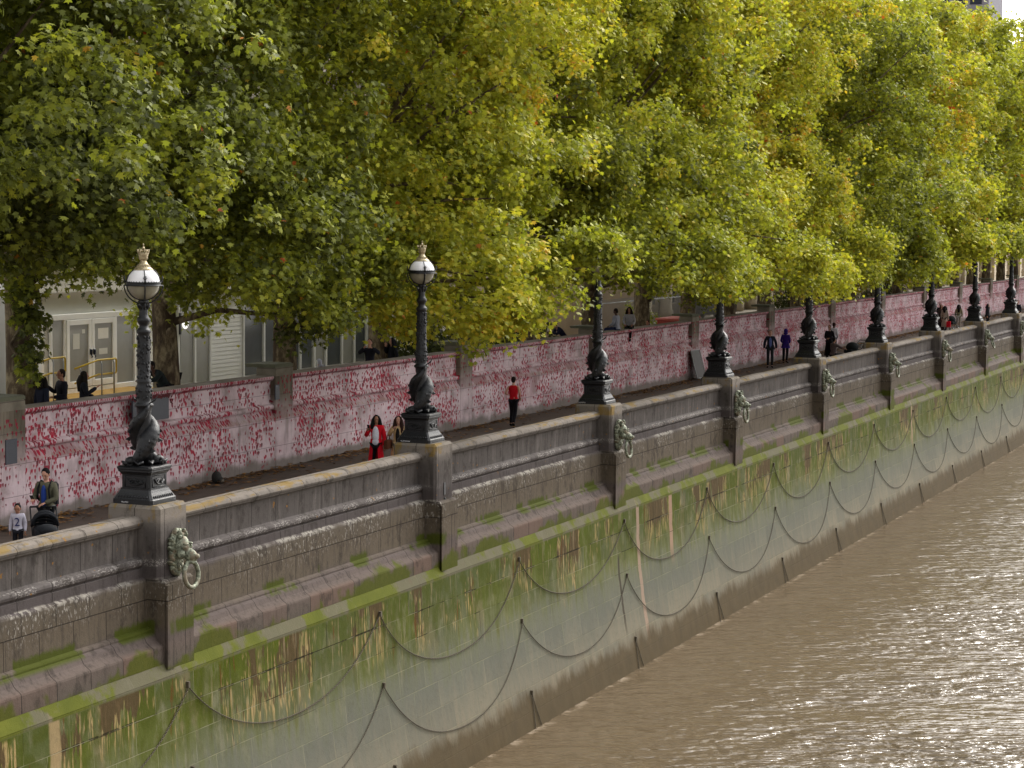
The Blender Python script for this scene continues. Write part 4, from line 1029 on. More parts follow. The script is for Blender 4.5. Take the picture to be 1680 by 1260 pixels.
t = thing('planter_box', 'low red box planter on top of the garden edge right of the fifth wall pillar', 'planter', (-30.6, 92.6, 1.5))
b = MB(); b.bbox(-.5, .5, -1.6, 1.6, 0, .95, .03); b.build('box', MAT['red'], t); b = MB(); b.bbox(-.56, .56, -1.7, 1.7, .952, 1.05, .02); b.bbox(.502, .53, -.2, .2, .5, .8, .01); b.build('rim', simple('worn_red', C(176, 84, 70), .6), t)
def shrub(x, y, r, h, tint, label, cat='shrub'):
    t = thing('shrub', label, cat, (x, y, 1.5), 0, 'shrubs behind the heart wall')
    n = int(900*r*h); q = RNG.normal(0, 1, (n, 3)); q /= np.linalg.norm(q, axis=1, keepdims=True); q[:, 2] = np.abs(q[:, 2])
    P = q*(RNG.random(n)**.35)[:, None]*np.array([r, r, h])*(1+.18*np.sin(q[:, :1]*7+q[:, 1:2]*5))
    me = leaf_mesh('foliage', P, q+RNG.normal(0, .5, (n, 3)), RNG.uniform(.06, .11, n), np.clip(tint+RNG.normal(0, .06, n), 0, 1), SIMPLE); link('foliage', me, t)
    b = MB(); 
    for k in range(5): b.tube([(0, 0, 0), (r*.3*math.cos(k*1.3), r*.3*math.sin(k*1.3), h*.4), (r*.6*math.cos(k*1.3), r*.6*math.sin(k*1.3), h*.8)], [.05, .03, .01], 5)
    b.build('stem', MAT['bark'], t)
for i, (x, y, r, h, ti, lb) in enumerate([(-33.5, 70.5, 1.3, 2.2, .05, 'dark evergreen shrub left of the thick trunk behind the second lamp'), (-33.2, 73.5, 1.5, 2.6, .04, 'dark glossy shrub just right of the thick brown trunk'),
    (-32.4, 76.5, 1.3, 1.6, .10, 'low dark shrub under the hanging yellow bough'), (-33, 79.8, 1.4, 1.9, .08, 'rounded dark shrub behind the man holding a cup'),
    (-33.5, 95.5, 1.0, 1.7, .42, 'light green shrub by the railing left of the seated pair'), (-33.5, 124, 1.6, 2.0, .06, 'dark hedge shrub behind the heart wall by the two walkers'), (-33.5, 133, 1.7, 2.1, .06, 'dark hedge shrub behind the heart wall near the pushchair'),
    (-33.5, 148, 1.8, 2.2, .05, 'far dark shrub before the tan columns')]): shrub(x, y, r, h, ti, lb)
# concrete planter slabs standing behind the wall, folding chair, cup table items
# ------------------------------------------------------------------ people
SK = {'light': C(186, 138, 116), 'mid': C(150, 104, 80), 'dark': C(82, 54, 42)}
_cm = {}
def cloth(c):
    if c not in _cm: _cm[c] = simple('cloth_%d' % len(_cm), C(*c), .85, 0, .22, 9, .5, .2)
    return _cm[c]
def skinm(k):
    if k not in _cm: _cm[k] = simple('skin_'+k, SK[k], .5, 0, .08, 20, .1)
    return _cm[k]
HAIRM = {}
def hairm(c):
    if c not in HAIRM: HAIRM[c] = simple('hair_%d' % len(HAIRM), C(*c), .75, 0, .3, 40, .5, .15)
    return HAIRM[c]
def skin_eval(nodes, edges, sub=2):
    """nodes : list of (co, rx, ry); grows one continuous skinned surface; returns verts, faces"""
    me = D.meshes.new('tmp'); me.from_pydata([n[0] for n in nodes], edges, []); o = D.objects.new('tmp', me); COL.objects.link(o)
    m = o.modifiers.new('s', 'SKIN'); m.use_smooth_shade = True
    for i, n in enumerate(nodes): me.skin_vertices[0].data[i].radius = (n[1], n[2])
    me.skin_vertices[0].data[0].use_root = True
    ms = o.modifiers.new('u', 'SUBSURF'); ms.levels = sub; ms.render_levels = sub
    dg = bpy.context.evaluated_depsgraph_get(); e = D.meshes.new_from_object(o.evaluated_get(dg))
    vs = [v.co.copy() for v in e.vertices]; fs = [tuple(p.vertices) for p in e.polygons]
    D.objects.remove(o); D.meshes.remove(me); D.meshes.remove(e)
    return vs, fs
def V3(*a): return Vector(a)
def person(label, loc, rz, h=1.72, skin='light', top=(30, 30, 34), trousers=(26, 26, 30), hair=(24, 20, 18), hairlen=0, sleeves=1.0, coat=None, pose=None, shoes=(20, 20, 20), hood=None,
           group=None, inner=None, child=False, face=True, coatlen=.5, vest=False):
    t = thing('person', label, 'person', loc, rz, group)
    k = h/1.75; hs = 1.0 if not child else 1.28
    J = dict(pel=V3(0, 0, .95), wst=V3(0, 0, 1.09), chs=V3(0, .0, 1.30), nkb=V3(0, -.01, 1.45), nk=V3(0, .0, 1.52), hd=V3(0, .02, 1.635),
             sL=V3(-.175, 0, 1.42), eL=V3(-.225, -.03, 1.14), wL=V3(-.235, .05, .90), sR=V3(.175, 0, 1.42), eR=V3(.225, -.03, 1.14), wR=V3(.235, .05, .90),
             hL=V3(-.085, 0, .92), kL=V3(-.095, .03, .50), aL=V3(-.10, -.02, .085), tL=V3(-.12, .13, .03), hR=V3(.085, 0, .92), kR=V3(.095, .02, .50), aR=V3(.10, -.02, .085), tR=V3(.12, .13, .03))
    for a, v in (pose or {}).items():
        if a in J: J[a] = Vector(v)
    J = {a: v*k for a, v in J.items()}
    def ch(names, rs, grow=0.0):
        return [(J[n], (r[0] if isinstance(r, tuple) else r)*k+grow, (r[1] if isinstance(r, tuple) else r)*k+grow) for n, r in zip(names, rs)]
    N_ = ['pel', 'wst', 'chs', 'nkb', 'nk', 'hd', 'sL', 'eL', 'wL', 'sR', 'eR', 'wR', 'hL', 'kL', 'aL', 'tL', 'hR', 'kR', 'aR', 'tR']
    Rr = [(.14, .10), (.12, .09), (.145, .10), .06, .05, .062, .052, .04, .027, .052, .04, .027, .08, .052, .035, .025, .08, .052, .035, .025]
    E_ = [(0, 1), (1, 2), (2, 3), (3, 4), (4, 5), (2, 6), (6, 7), (7, 8), (2, 9), (9, 10), (10, 11), (0, 12), (12, 13), (13, 14), (14, 15), (0, 16), (16, 17), (17, 18), (18, 19)]
    vs, fs = skin_eval(ch(N_, Rr), E_, 1)
    b = MB(); b.add(vs, fs, 0, True)
    # head
    H = J['hd']; tilt = (pose or {}).get('tilt', 0.0); turn = (pose or {}).get('turn', 0.0)
    HR = Matrix.Rotation(turn, 3, 'Z') @ Matrix.Rotation(tilt, 3, 'X'); q = k*hs
    def h_(x, y, z): return H+HR @ V3(x*q, y*q, z*q)
    b.ball(h_(0, 0, .02), (.075*q, .092*q, .105*q), 14, 10, rot=HR)
    b.ball(h_(0, .025, -.055), (.056*q, .062*q, .062*q), 10, 8, rot=HR)
    b.ball(h_(0, .098, -.012), (.014*q, .022*q, .026*q), 7, 5, rot=HR)
    for s_ in (-1, 1): b.ball(h_(s_*.078, -.005, 0), (.012*q, .02*q, .03*q), 6, 5, rot=HR)
    if face:
        for s_ in (-1, 1): b.ball(h_(s_*.03, .082, .018), (.011*q, .008*q, .006*q), 6, 4, 1, rot=HR); b.ball(h_(s_*.03, .084, .036), (.017*q, .007*q, .004*q), 6, 4, 1, rot=HR)
        b.ball(h_(0, .086, -.058), (.022*q, .008*q, .007*q), 6, 4, 2, rot=HR)
    # hands with five separate fingers
    for s_, e_, w_ in (('L', 'eL', 'wL'), ('R', 'eR', 'wR')):
        W = J[w_]; d = (W-J[e_]).normalized(); sd_ = d.cross(V3(0, 0, 1) if abs(d.z) < .8 else V3(0, 1, 0)).normalized(); nn = sd_.cross(d).normalized()
        if abs(d.z) >= .8: sd_, nn = sd_.cross(d).normalized(), sd_
        b.tube([W-d*.02*k, W+d*.03*k, W+d*.075*k], [.027*k, .036*k, .034*k], 8, flat=.55)
        for i, ln in enumerate((.060, .070, .066, .052)):
            o_ = W+d*.075*k+sd_*(i-1.5)*.019*k
            b.tube([o_, o_+(d*.55*ln-nn*.010)*k, o_+(d*.92*ln-nn*.034)*k], [.0095*k, .0085*k, .006*k], 5)
        o_ = W+d*.03*k-sd_*.03*k; b.tube([o_, o_+(d*.025-sd_*.022)*k, o_+(d*.05-sd_*.026-nn*.012)*k], [.011*k, .010*k, .007*k], 5)
    b.build('body', [skinm(skin), MAT['black'], simple('lip_'+skin, tuple(c*.6 for c in SK[skin]), .5) if ('lip'+skin) not in _cm else _cm['lip'+skin]], t)
    # trousers
    nl = ['pel', 'hL', 'kL', 'aL', 'hR', 'kR', 'aR']
    P = [(J[n]+(V3(0, 0, .02) if n == 'pel' else V3(0, 0, 0)), a*k, c*k) for n, a, c in zip(nl, (.155, .095, .068, .052, .095, .068, .052), (.115, .10, .072, .055, .10, .072, .055))]
    vs, fs = skin_eval(P, [(0, 1), (1, 2), (2, 3), (0, 4), (4, 5), (5, 6)], 1); MB().add(vs, fs, 0, True).build('trousers', cloth(trousers), t)
    for s_ in 'LR':
        a_, t_ = J['a'+s_], J['t'+s_]; b = MB(); b.tube([a_-(t_-a_)*.25+V3(0, 0, -.03*k), a_+V3(0, 0, -.035*k), (a_+t_)/2+V3(0, 0, -.015*k), t_+(t_-a_)*.25+V3(0, 0, .004)], [.035*k, .05*k, .048*k, .03*k], 9, flat=.9); b.build('shoe', cloth(shoes), t)
    # top
    g = .0 if vest else .012
    nt_ = ['wst', 'chs', 'nkb', 'sL', 'sR', 'pel']; rr = [(.145, .115), (.172, .125), (.075, .07), (.068, .068), (.068, .068), (.158, .122)]
    P = [(J[n], a[0]*k+g*k, a[1]*k+g*k) for n, a in zip(nt_, rr)]; E = [(0, 1), (1, 2), (1, 3), (1, 4), (0, 5)]
    if sleeves > 0:
        for s_ in 'LR':
            si = 3 if s_ == 'L' else 4; e, w_ = J['e'+s_], J['w'+s_]
            P.append((e if sleeves >= .5 else J['s'+s_].lerp(e, .7), .056*k+g*k, .056*k+g*k)); E.append((si, len(P)-1))
            if sleeves >= .5: P.append((e.lerp(w_, min(1, sleeves)), .043*k+g*k*.6, .043*k+g*k*.6)); E.append((len(P)-2, len(P)-1))
    vs, fs = skin_eval(P, E, 1); MB().add(vs, fs, 0, True).build('jacket' if sleeves >= 1 else 'shirt', cloth(coat or top), t)
    if coat:      # open coat skirt below the waist
        b = MB(); n = 22; L = coatlen; zt = J['wst'].z; v = []; cx, cy = J['wst'].x, J['wst'].y
        rows = 7
        for r_ in range(rows+1):
            u = r_/rows
            for i in range(n+1):
                a = PI/2+rad(22)+(2*PI-rad(44))*i/n; rx = (.165+.075*u)*k*(1+.04*math.sin(a*7)*u); ry = (.135+.065*u)*k*(1+.05*math.sin(a*6)*u)
                v.append((cx+rx*math.cos(a), cy+ry*math.sin(a), zt-L*k*u))
        v2 = [(x*1.0+(cx-x)*.07, y_+(cy-y_)*.07, z) for x, y_, z in v]; m_ = len(v)
        f = [(r_*(n+1)+i, r_*(n+1)+i+1, (r_+1)*(n+1)+i+1, (r_+1)*(n+1)+i) for r_ in range(rows) for i in range(n)]
        f2 = [tuple(m_+j for j in reversed(q_)) for q_ in f]
        b.add(v+v2, f+f2, 0, True); b.build('coat_skirt', cloth(coat), t)
    if inner:
        b = MB(); c = (J['chs']+J['wst'])/2+V3(0, .115*k+.01, .0)
        up_ = (J['nkb']-J['pel']).normalized()
        b.ball(c, (.062*k, .038*k, .24*k), 10, 8); b.build('inner_top', cloth(inner), t)
    # hair / hood
    b = MB()
    if hood:
        b.ball(h_(0, -.015, .025), (.108*q, .118*q, .135*q), 14, 10, rot=HR); b.ball(h_(0, -.04, -.09), (.12*q, .10*q, .08*q), 12, 8, rot=HR); b.build('hood', cloth(hood), t)
    else:
        b.ball(h_(0, -.022, .042), (.085*q, .094*q, .098*q), 14, 10, rot=HR)
        b.ball(h_(0, -.055, -.01), (.072*q, .055*q, .075*q), 10, 8, rot=HR)
        if hairlen:
            for s_ in (-1, 1):
                pts = [h_(s_*.05, .02, .10), h_(s_*.085, .02, .0), h_(s_*.10, .01, -.12), h_(s_*.115, .03, -.12-hairlen*.6), h_(s_*.09, .06, -.12-hairlen)]
                b.tube(pts, [.035*q, .052*q, .066*q, .06*q, .02*q], 9)
            b.tube([h_(0, -.07, .02), h_(0, -.10, -.14), h_(0, -.12, -.12-hairlen)], [.075*q, .115*q, .06*q], 10)
        b.build('hair', hairm(hair), t)
    return t, J, k
def facing(loc, off=0.0):
    return math.atan2(-(0-loc[0]), (0-loc[1]))+off      # local +Y towards the camera side, plus an offset
PH = dict(eR=(.24, .02, 1.16), wR=(.12, .26, 1.26), eL=(-.23, .0, 1.15), wL=(-.04, .24, 1.12), tilt=-.35)
# -- on the promenade
l = (-25.28, 35.33, 0)
t, J, k = person('man in olive jacket with black backpack looking down at his phone, bottom left', l, facing(l, -.45), 1.76, 'light', top=(84, 82, 66), trousers=(22, 24, 28), hair=(18, 14, 14),
    pose=dict(eR=(.25, .0, 1.17), wR=(.17, .26, 1.15), eL=(-.24, .03, 1.15), wL=(-.06, .22, 1.07), tilt=-.5), inner=(36, 60, 130), group=None)
b = MB(); b.bbox(-.16, .16, -.30, -.12, 1.0*k, 1.46*k, .05); bp = b.build('backpack', cloth((26, 26, 30)), t)
b = MB()
for s_ in (-1, 1): b.tube([(s_*.10, -.13, 1.44*k), (s_*.115, .0, 1.50*k), (s_*.12, .14, 1.36*k), (s_*.13, .13, 1.16*k), (s_*.14, -.10, 1.05*k)], .020, 6, flat=1.6)
b.build('strap', cloth((18, 18, 20)), bp)
p_ = tag(MB().bbox(-.036, .036, -.006, .006, -.07, .07, .004).build('mobile_phone', MAT['black']), 'black phone held by the man in the olive jacket', 'phone')
mw = Matrix.Translation(l) @ Matrix.Rotation(facing(l, -.45), 4, 'Z'); p_.location = mw @ V3(.16*k, .33*k, 1.19*k)
p_.rotation_euler = (rad(-40), 0, facing(l, -.45))
t = thing('pushchair', 'dark hooded pushchair held in front of the man in olive', 'pushchair', (-24.98, 34.86, 0), facing(l, .1))
b = MB()
for a_ in range(9):
    th_ = a_*PI/12; b.tube([(.26*math.cos(q_), -.05-.30*math.cos(th_)*math.sin(q_)*1.0, .66+.30*math.sin(th_)*math.sin(q_)+.0) for q_ in np.linspace(0, PI, 9)], .028, 6)
b.bbox(-.23, .23, -.25, .42, .40, .66, .06); b.ball((0, .3, .62), (.22, .2, .12), 10, 7); b.build('hood', cloth((34, 36, 40)), t)
b = MB()
for s_ in (-1, 1):
    b.tube([(s_*.26, -.42, 1.0), (s_*.26, -.15, .70), (s_*.25, .35, .12)], .015, 6); b.tube([(s_*.25, .20, .5), (s_*.26, -.30, .12)], .015, 6)
b.tube([(-.26, -.42, 1.0), (.26, -.42, 1.0)], .02, 6); b.build('frame', MAT['black'], t)
for s_ in (-1, 1):
    for yy in (-.3, .36):
        b = MB(); b.torus((s_*.27, yy, .11), .09, .022, 16, 6, rot=Matrix.Rotation(PI/2, 3, 'Y')); b.build('wheel', MAT['black'], t)
l = (-25.35, 34.45, 0)
t, J, k = person('small child in pale sweatshirt marked 2 standing beside the man in olive', l, facing(l, -.15), 1.12, 'mid', top=(176, 172, 184), trousers=(28, 28, 34), hair=(20, 14, 12), child=True,
    pose=dict(tilt=-.2, hd=(0, .02, 1.62)), sleeves=1.0)
fc = D.curves.new('digit', 'FONT'); fc.body = '2'; fc.size = .24; fc.extrude = .004; fc.align_x = 'CENTER'; fo = D.objects.new('digit', fc); COL.objects.link(fo)
dgm = D.meshes.new_from_object(fo.evaluated_get(bpy.context.evaluated_depsgraph_get())); D.objects.remove(fo)
dgm.materials.clear(); dgm.materials.append(cloth((40, 44, 92))); o = link('digit', dgm, t, (0, .101, .70)); o.rotation_euler = (PI/2, 0, PI)
l = (-24.96, 49.83, 0)
t, J, k = person('woman in long red coat over a white top, long black hair, raising a phone', l, facing(l, -.25), 1.68, 'mid', coat=(196, 16, 34), trousers=(18, 18, 20), hair=(20, 18, 16), hairlen=.20, inner=(214, 212, 220),
    pose=dict(eR=(.30, .03, 1.16), wR=(.20, .20, 1.34), tilt=-.15, turn=.3), coatlen=.72)
b = MB(); b.ball((0, .095, 1.16), (.095, .07, .24), 12, 9); b.ball((0, .10, .98), (.10, .065, .10), 10, 8); b.build('blouse', cloth((210, 210, 218)), t)
mw = Matrix.Translation(l) @ Matrix.Rotation(facing(l, -.25), 4, 'Z')
p_ = tag(MB().bbox(-.036, .036, -.006, .006, -.07, .07, .004).build('mobile_phone', MAT['black']), 'dark phone raised by the woman in the red coat', 'phone'); p_.location = mw @ V3(.15, .27, 1.39); p_.rotation_euler = (rad(-20), 0, 3)
t2 = thing('handbag', 'brown handbag hanging at the side of the woman in the red coat', 'handbag', mw @ V3(-.33, .02, .80))
b = MB(); b.bbox(-.07, .07, -.15, .15, 0, .24, .03); b.build('bag_body', cloth((86, 48, 30)), t2); b = MB(); b.tube([(0, -.1, .24), (0, -.06, .36), (0, .06, .36), (0, .1, .24)], .01, 6); b.build('handle', cloth((60, 34, 22)), t2)
l = (-24.42, 50.08, 0)
person('woman in camel coat with long brown hair and black mask, half behind the second lamp', l, facing(l, -.2), 1.66, 'light', coat=(190, 158, 116), trousers=(60, 46, 36), hair=(48, 28, 22), hairlen=.24, pose=dict(eR=(.27, .05, 1.20), wR=(.10, .22, 1.42)), coatlen=.6, inner=(24, 20, 20))
l = (-27.05, 64.3, 0)
person('jogger seen from behind in red running top and black leggings', l, rad(8), 1.70, 'light', top=(190, 22, 34), trousers=(24, 22, 28), hair=(30, 20, 16), sleeves=0, vest=True,
    pose=dict(pel=(0, .02, .97), eL=(-.26, -.12, 1.17), wL=(-.20, .12, 1.12), eR=(.26, -.14, 1.18), wR=(.22, .08, 1.02), kL=(-.08, .10, .53), aL=(-.07, -.06, .13), tL=(-.07, .08, .05), kR=(.07, .0, .50), aR=(.06, -.20, .16), tR=(.06, -.12, .03)))
l = (-27.42, 97.2, 0)
person('man in dark suit jacket and open blue shirt walking towards the camera', l, facing(l), 1.80, 'light', top=(30, 32, 42), trousers=(40, 42, 44), hair=(108, 86, 74), inner=(92, 106, 160), coat=(30, 32, 42), coatlen=.22,
    pose=dict(kL=(-.10, .12, .52), aL=(-.10, .16, .10), tL=(-.12, .30, .05), eL=(-.27, -.06, 1.15), wL=(-.28, .02, .90), eR=(.27, -.02, 1.15), wR=(.28, .06, .90)))
l = (-27.62, 100.7, 0)
person('walker from behind in purple hooded coat and black leggings', l, rad(4), 1.70, 'light', coat=(44, 24, 104), trousers=(22, 20, 24), hood=(44, 24, 104), coatlen=.30, pose=dict(kR=(.08, .10, .52), aR=(.08, -.06, .12), wL=(-.16, .15, 1.05), wR=(.16, .15, 1.05)))
l = (-26.2, 103.9, 0)
person('bald man in black robe standing behind the fifth lamp with hands clasped', l, facing(l, -.3), 1.80, 'mid', coat=(22, 16, 20), trousers=(18, 16, 18), hair=(50, 40, 36), coatlen=.85, pose=dict(wL=(-.05, .22, 1.12), wR=(.05, .22, 1.10)))
l = (-26.9, 107.6, 0)
t, J, k = person('person in white shirt with a dark crossbody strap seen from behind by the pushchair', l, rad(-12), 1.76, 'dark', top=(204, 198, 202), trousers=(50, 54, 62), hair=(46, 26, 20), sleeves=.9, pose=dict(wL=(-.1, .25, 1.05), wR=(.1, .25, 1.05)))
b = MB(); b.tube([(-.12, -.13, 1.42), (.0, -.16, 1.22), (.14, -.12, 1.0)], .02, 6, flat=1.5); b.build('crossbody_strap', cloth((30, 28, 30)), t)
l = (-23.6, 96.6, 0)
SIT = dict(pel=(0, 0, .48), wst=(0, 0, .62), chs=(0, .03, .86), nkb=(0, .02, 1.02), nk=(0, .03, 1.08), hd=(0, .05, 1.19), sL=(-.175, .03, .97), sR=(.175, .03, .97), eL=(-.23, .05, .70), wL=(-.16, .26, .60), eR=(.23, .05, .70), wR=(.16, .26, .60),
    hL=(-.09, .06, .46), hR=(.09, .06, .46), kL=(-.11, .48, .47), kR=(.11, .48, .47), aL=(-.11, .50, .09), aR=(.11, .50, .09), tL=(-.12, .65, .03), tR=(.12, .65, .03))
s2 = dict(SIT); s2['eR'] = (.36, .10, .86); s2['wR'] = (.56, .22, .80)
def lift(p, dz): return {a: ((v[0], v[1], v[2]+dz) if isinstance(v, tuple) else v) for a, v in p.items()}
l = (-25.0, 100.0, .0)
t, J, k = person('man in grey-brown jumper seated on a stool, arm stretched towards the pushchair', l, rad(-35), 1.75, 'mid', top=(92, 78, 76), trousers=(30, 30, 34), hair=(24, 18, 18), pose=lift(s2, .08), sleeves=.7)
t = thing('folding_stool', 'low folding stool under the man in the grey-brown jumper', 'stool', l, rad(-35))
b = MB(); b.bbox(-.2, .2, -.18, .18, .40, .44, .01); b.build('seat', MAT['black'], t)
for s_ in (-1, 1):
    b = MB(); b.tube([(s_*.18, -.16, .40), (s_*.18, .16, .02)], .014, 6); b.tube([(s_*.18, .16, .40), (s_*.18, -.16, .02)], .014, 6); b.build('leg', MAT['steel'], t)
def pram(loc, rz, label, bags=True):
    t = thing('pushchair', label, 'pushchair', loc, rz, None)
    b = MB(); b.ball((0, .25, .72), (.30, .34, .26), 14, 9); b.bbox(-.27, .27, -.1, .62, .42, .62, .06); b.build('carrycot', cloth((24, 28, 28)), t)
    b = MB()
    for s_ in (-1, 1): b.tube([(s_*.28, -.60, 1.05), (s_*.29, -.2, .72), (s_*.28, .55, .15)], .018, 6); b.tube([(s_*.28, .30, .5), (s_*.29, -.35, .15)], .018, 6)
    b.tube([(-.28, -.6, 1.05), (.28, -.6, 1.05)], .022, 6); b.build('frame', MAT['black'], t)
    b = MB()
    for i in range(3): b.bbox(-.22, .22, -.52+.13*i, -.44+.13*i, .93-.10*i, .96-.10*i, .008)
    b.build('blanket_bars', cloth((150, 156, 146)), t)
    for s_ in (-1, 1):
        for yy in (-.38, .55):
            b = MB(); b.torus((s_*.30, yy, .15), .12, .028, 16, 6, rot=Matrix.Rotation(PI/2, 3, 'Y')); w_ = b.build('wheel', MAT['black'], t)
            MB().lathe([(.07, -.01), (.07, .01)], 10).build('hub', MAT['paper'], w_).matrix_local = Matrix.Translation((s_*.30, yy, .15)) @ Matrix.Rotation(PI/2, 4, 'Y')
pram((-24.9, 104.2, 0), rad(150), 'big dark pushchair with grey blankets right of the seated man')
pram((-26.6, 138.5, 0), rad(170), 'far dark pushchair just right of the seventh lamp')
far = [((-27.8, 140.3, 0), 'far person in black raising a phone, right of the seventh lamp', dict(top=(20, 20, 26), trousers=(30, 28, 32), pose=PH), .2),
       ((-26.7, 136.4, 0), 'far woman in long pale beige coat with dark hair among a small group', dict(coat=(160, 146, 132), trousers=(40, 36, 34), hair=(24, 18, 16), hairlen=.22, coatlen=.75), PI-.3),
       ((-27.3, 138.2, 0), 'far woman with loose brown hair in a dark coat left of the beige coat', dict(coat=(60, 50, 48), trousers=(34, 30, 30), hair=(60, 38, 28), hairlen=.2), .5),
       ((-26.4, 139.6, 0), 'far woman with long dark hair in olive top right of the beige coat', dict(top=(120, 112, 84), trousers=(150, 140, 128), hair=(26, 18, 16), hairlen=.3), PI),
       ((-24.9, 142.0, 0), 'far person in black with shoulder bag right of the eighth lamp', dict(top=(24, 22, 28), trousers=(20, 20, 22), hair=(24, 20, 20), hairlen=.1), 1.2),
       ((-24.2, 150.0, 0), 'far walker in dark coat hidden behind the ninth lamp', dict(coat=(26, 28, 36), trousers=(196, 150, 134), hair=(24, 20, 20)), 0)]
for l, lb, kw, off in far: person(lb, l, facing(l, off), 1.68, face=False, **kw)
t2 = thing('shopping_bag', 'bright red bag carried by the far woman in beige', 'bag', (-26.38, 136.1, .32)); b = MB(); b.bbox(-.14, .14, -.07, .07, 0, .38, .02); b.build('bag_body', cloth((200, 20, 40)), t2)
b = MB(); b.tube([(-.08, 0, .38), (-.04, 0, .5), (.04, 0, .5), (.08, 0, .38)], .008, 5); b.build('handle', cloth((120, 20, 30)), t2)
# -- behind the wall
G = 1.5
def back(lb, x, y, off=0.0, hh=1.7, **kw):
    l = (x, y, G); return person(lb, l, facing(l, off), hh, **kw)
GEST = dict(eR=(.26, .06, 1.18), wR=(.20, .32, 1.36), eL=(-.24, .0, 1.14), wL=(-.10, .26, 1.10))
back('dark-haired person in navy coat behind the wall beside the ivy trunk', -29.25, 40.75, 2.2, 1.66, top=(22, 26, 40), hair=(26, 20, 18), hairlen=.08)
back('man in black jacket with pale shoulder patch talking behind the wall by the doors', -29.4, 41.75, -1.2, 1.76, top=(24, 24, 32), hair=(34, 24, 22), pose=GEST, skin='mid')
back('woman in black with long dark ponytail facing the man by the doors', -29.35, 42.6, 1.6, 1.66, top=(22, 24, 32), hair=(30, 24, 18), hairlen=.28, pose=GEST)
LEAN = dict(wst=(0, .03, 1.06), chs=(0, .22, 1.22), nkb=(0, .34, 1.32), nk=(0, .38, 1.37), hd=(0, .45, 1.46), sL=(-.17, .30, 1.30), sR=(.17, .30, 1.30), eL=(-.26, .50, 1.14), eR=(.24, .50, 1.14), wL=(-.12, .70, 1.13), wR=(.12, .74, 1.13))
back('man in dark green-black jacket leaning forward on the wall behind the nearest lamp', -29.75, 46.9, -.9, 1.84, top=(24, 32, 32), hair=(24, 20, 20), skin='dark', pose=LEAN)
back('person in blue-black sportswear half hidden by the second tree trunk', -31.6, 50.3, -1.2, 1.9, top=(30, 34, 58), hair=(26, 18, 16), pose=LEAN)
back('hunched person in pale grey hooded top at the wall under hanging leaves', -29.5, 55.6, -.9, 1.35, top=(176, 178, 190), hair=(176, 178, 190), hood=(176, 178, 190), pose=LEAN)
back('person in black jacket with raised arms photographing behind the wall', -29.4, 58.2, -.2, 1.70, top=(24, 24, 34), hair=(70, 42, 32), pose=dict(eR=(.34, .12, 1.30), wR=(.12, .30, 1.50), eL=(-.34, .12, 1.30), wL=(-.12, .30, 1.50)))
back('black-haired woman in black holding a phone to her face, left of the second lamp', -29.4, 59.8, -.9, 1.66, top=(18, 20, 26), hair=(16, 14, 16), hairlen=.18, pose=dict(eR=(.25, .1, 1.2), wR=(.08, .22, 1.48)))
t, J, k = back('man in navy jacket holding a paper cup on the wall near the third lamp', -29.6, 75.5, -1.2, 1.72, top=(24, 26, 46), hair=(40, 30, 26), pose=dict(LEAN, eR=(.26, .40, 1.1), wR=(.05, .62, 1.22), eL=(-.26, .40, 1.1), wL=(-.02, .60, 1.16)))
ll = Matrix.Translation((-29.6, 75.5, G)) @ Matrix.Rotation(facing((-29.6, 75.5, G), -1.2), 4, 'Z')
t = thing('paper_cup', 'white paper cup held by the man in navy at the wall', 'cup', ll @ V3(0, .70, 1.18)); b = MB(); b.lathe([(.028, 0), (.04, .11)], 12); b.build('cup_body', MAT['paper'], t); b = MB(); b.lathe([(.042, .11), (.042, .125), (.03, .135)], 12); b.build('lid', MAT['black'], t)
def sit(lb, y, off, **kw):
    l = (-28.72, y, 2.60-.43); return person(lb, l, facing(l, off), 1.72, pose=kw.pop('pose'), **kw)
sit('seated man in pale grey jumper, back turned, on top of the heart wall', 79.0, -2.0, top=(150, 152, 166), trousers=(34, 42, 74), hair=(36, 26, 22), skin='dark', pose=dict(SIT, tilt=-.3), group=None)
legs = dict(SIT, kL=(-.11, .46, .46), kR=(.11, .46, .46), aL=(-.10, .50, .02), aR=(.11, .48, .0), tL=(-.10, .64, -.05), tR=(.12, .62, -.07), tilt=-.3)
sit('seated woman with long dark hair dangling her legs over the heart wall', 80.5, -.1, top=(150, 146, 150), trousers=(20, 20, 22), hair=(34, 22, 20), hairlen=.26, skin='mid', pose=legs, shoes=(30, 30, 34))
back('slim person in black with afro hair standing by the speckled trunk', -30.9, 88.2, .3, 1.84, top=(18, 18, 22), trousers=(18, 18, 20), hair=(18, 16, 16), pose=PH)
back('child with brown hair peering over the heart wall right of the seated pair', -29.4, 84.8, -.6, 1.2, top=(90, 60, 50), trousers=(30, 30, 30), hair=(60, 36, 28), child=True, skin='mid')
t = thing('white_chair', 'thin white-framed chair back at the wall beside the hooded person', 'chair', (-29.45, 54.9, G), rad(-60))
b = MB(); b.tube([(-.22, 0, .45), (-.2, -.03, .95), (-.1, -.05, 1.22), (.1, -.05, 1.22), (.2, -.03, .95), (.22, 0, .45)], .014, 6); b.tube([(0, -.05, 1.22), (0, 0, .45)], .01, 5); b.build('backrest', MAT['paper'], t)
b = MB(); b.bbox(-.22, .22, 0, .42, .43, .47, .01); b.build('seat', MAT['paper'], t)
for x in (-.2, .2):
    for yy in (.02, .40): b = MB(); b.tube([(x, yy, 0), (x, yy, .44)], .014, 6); b.build('leg', MAT['paper'], t)
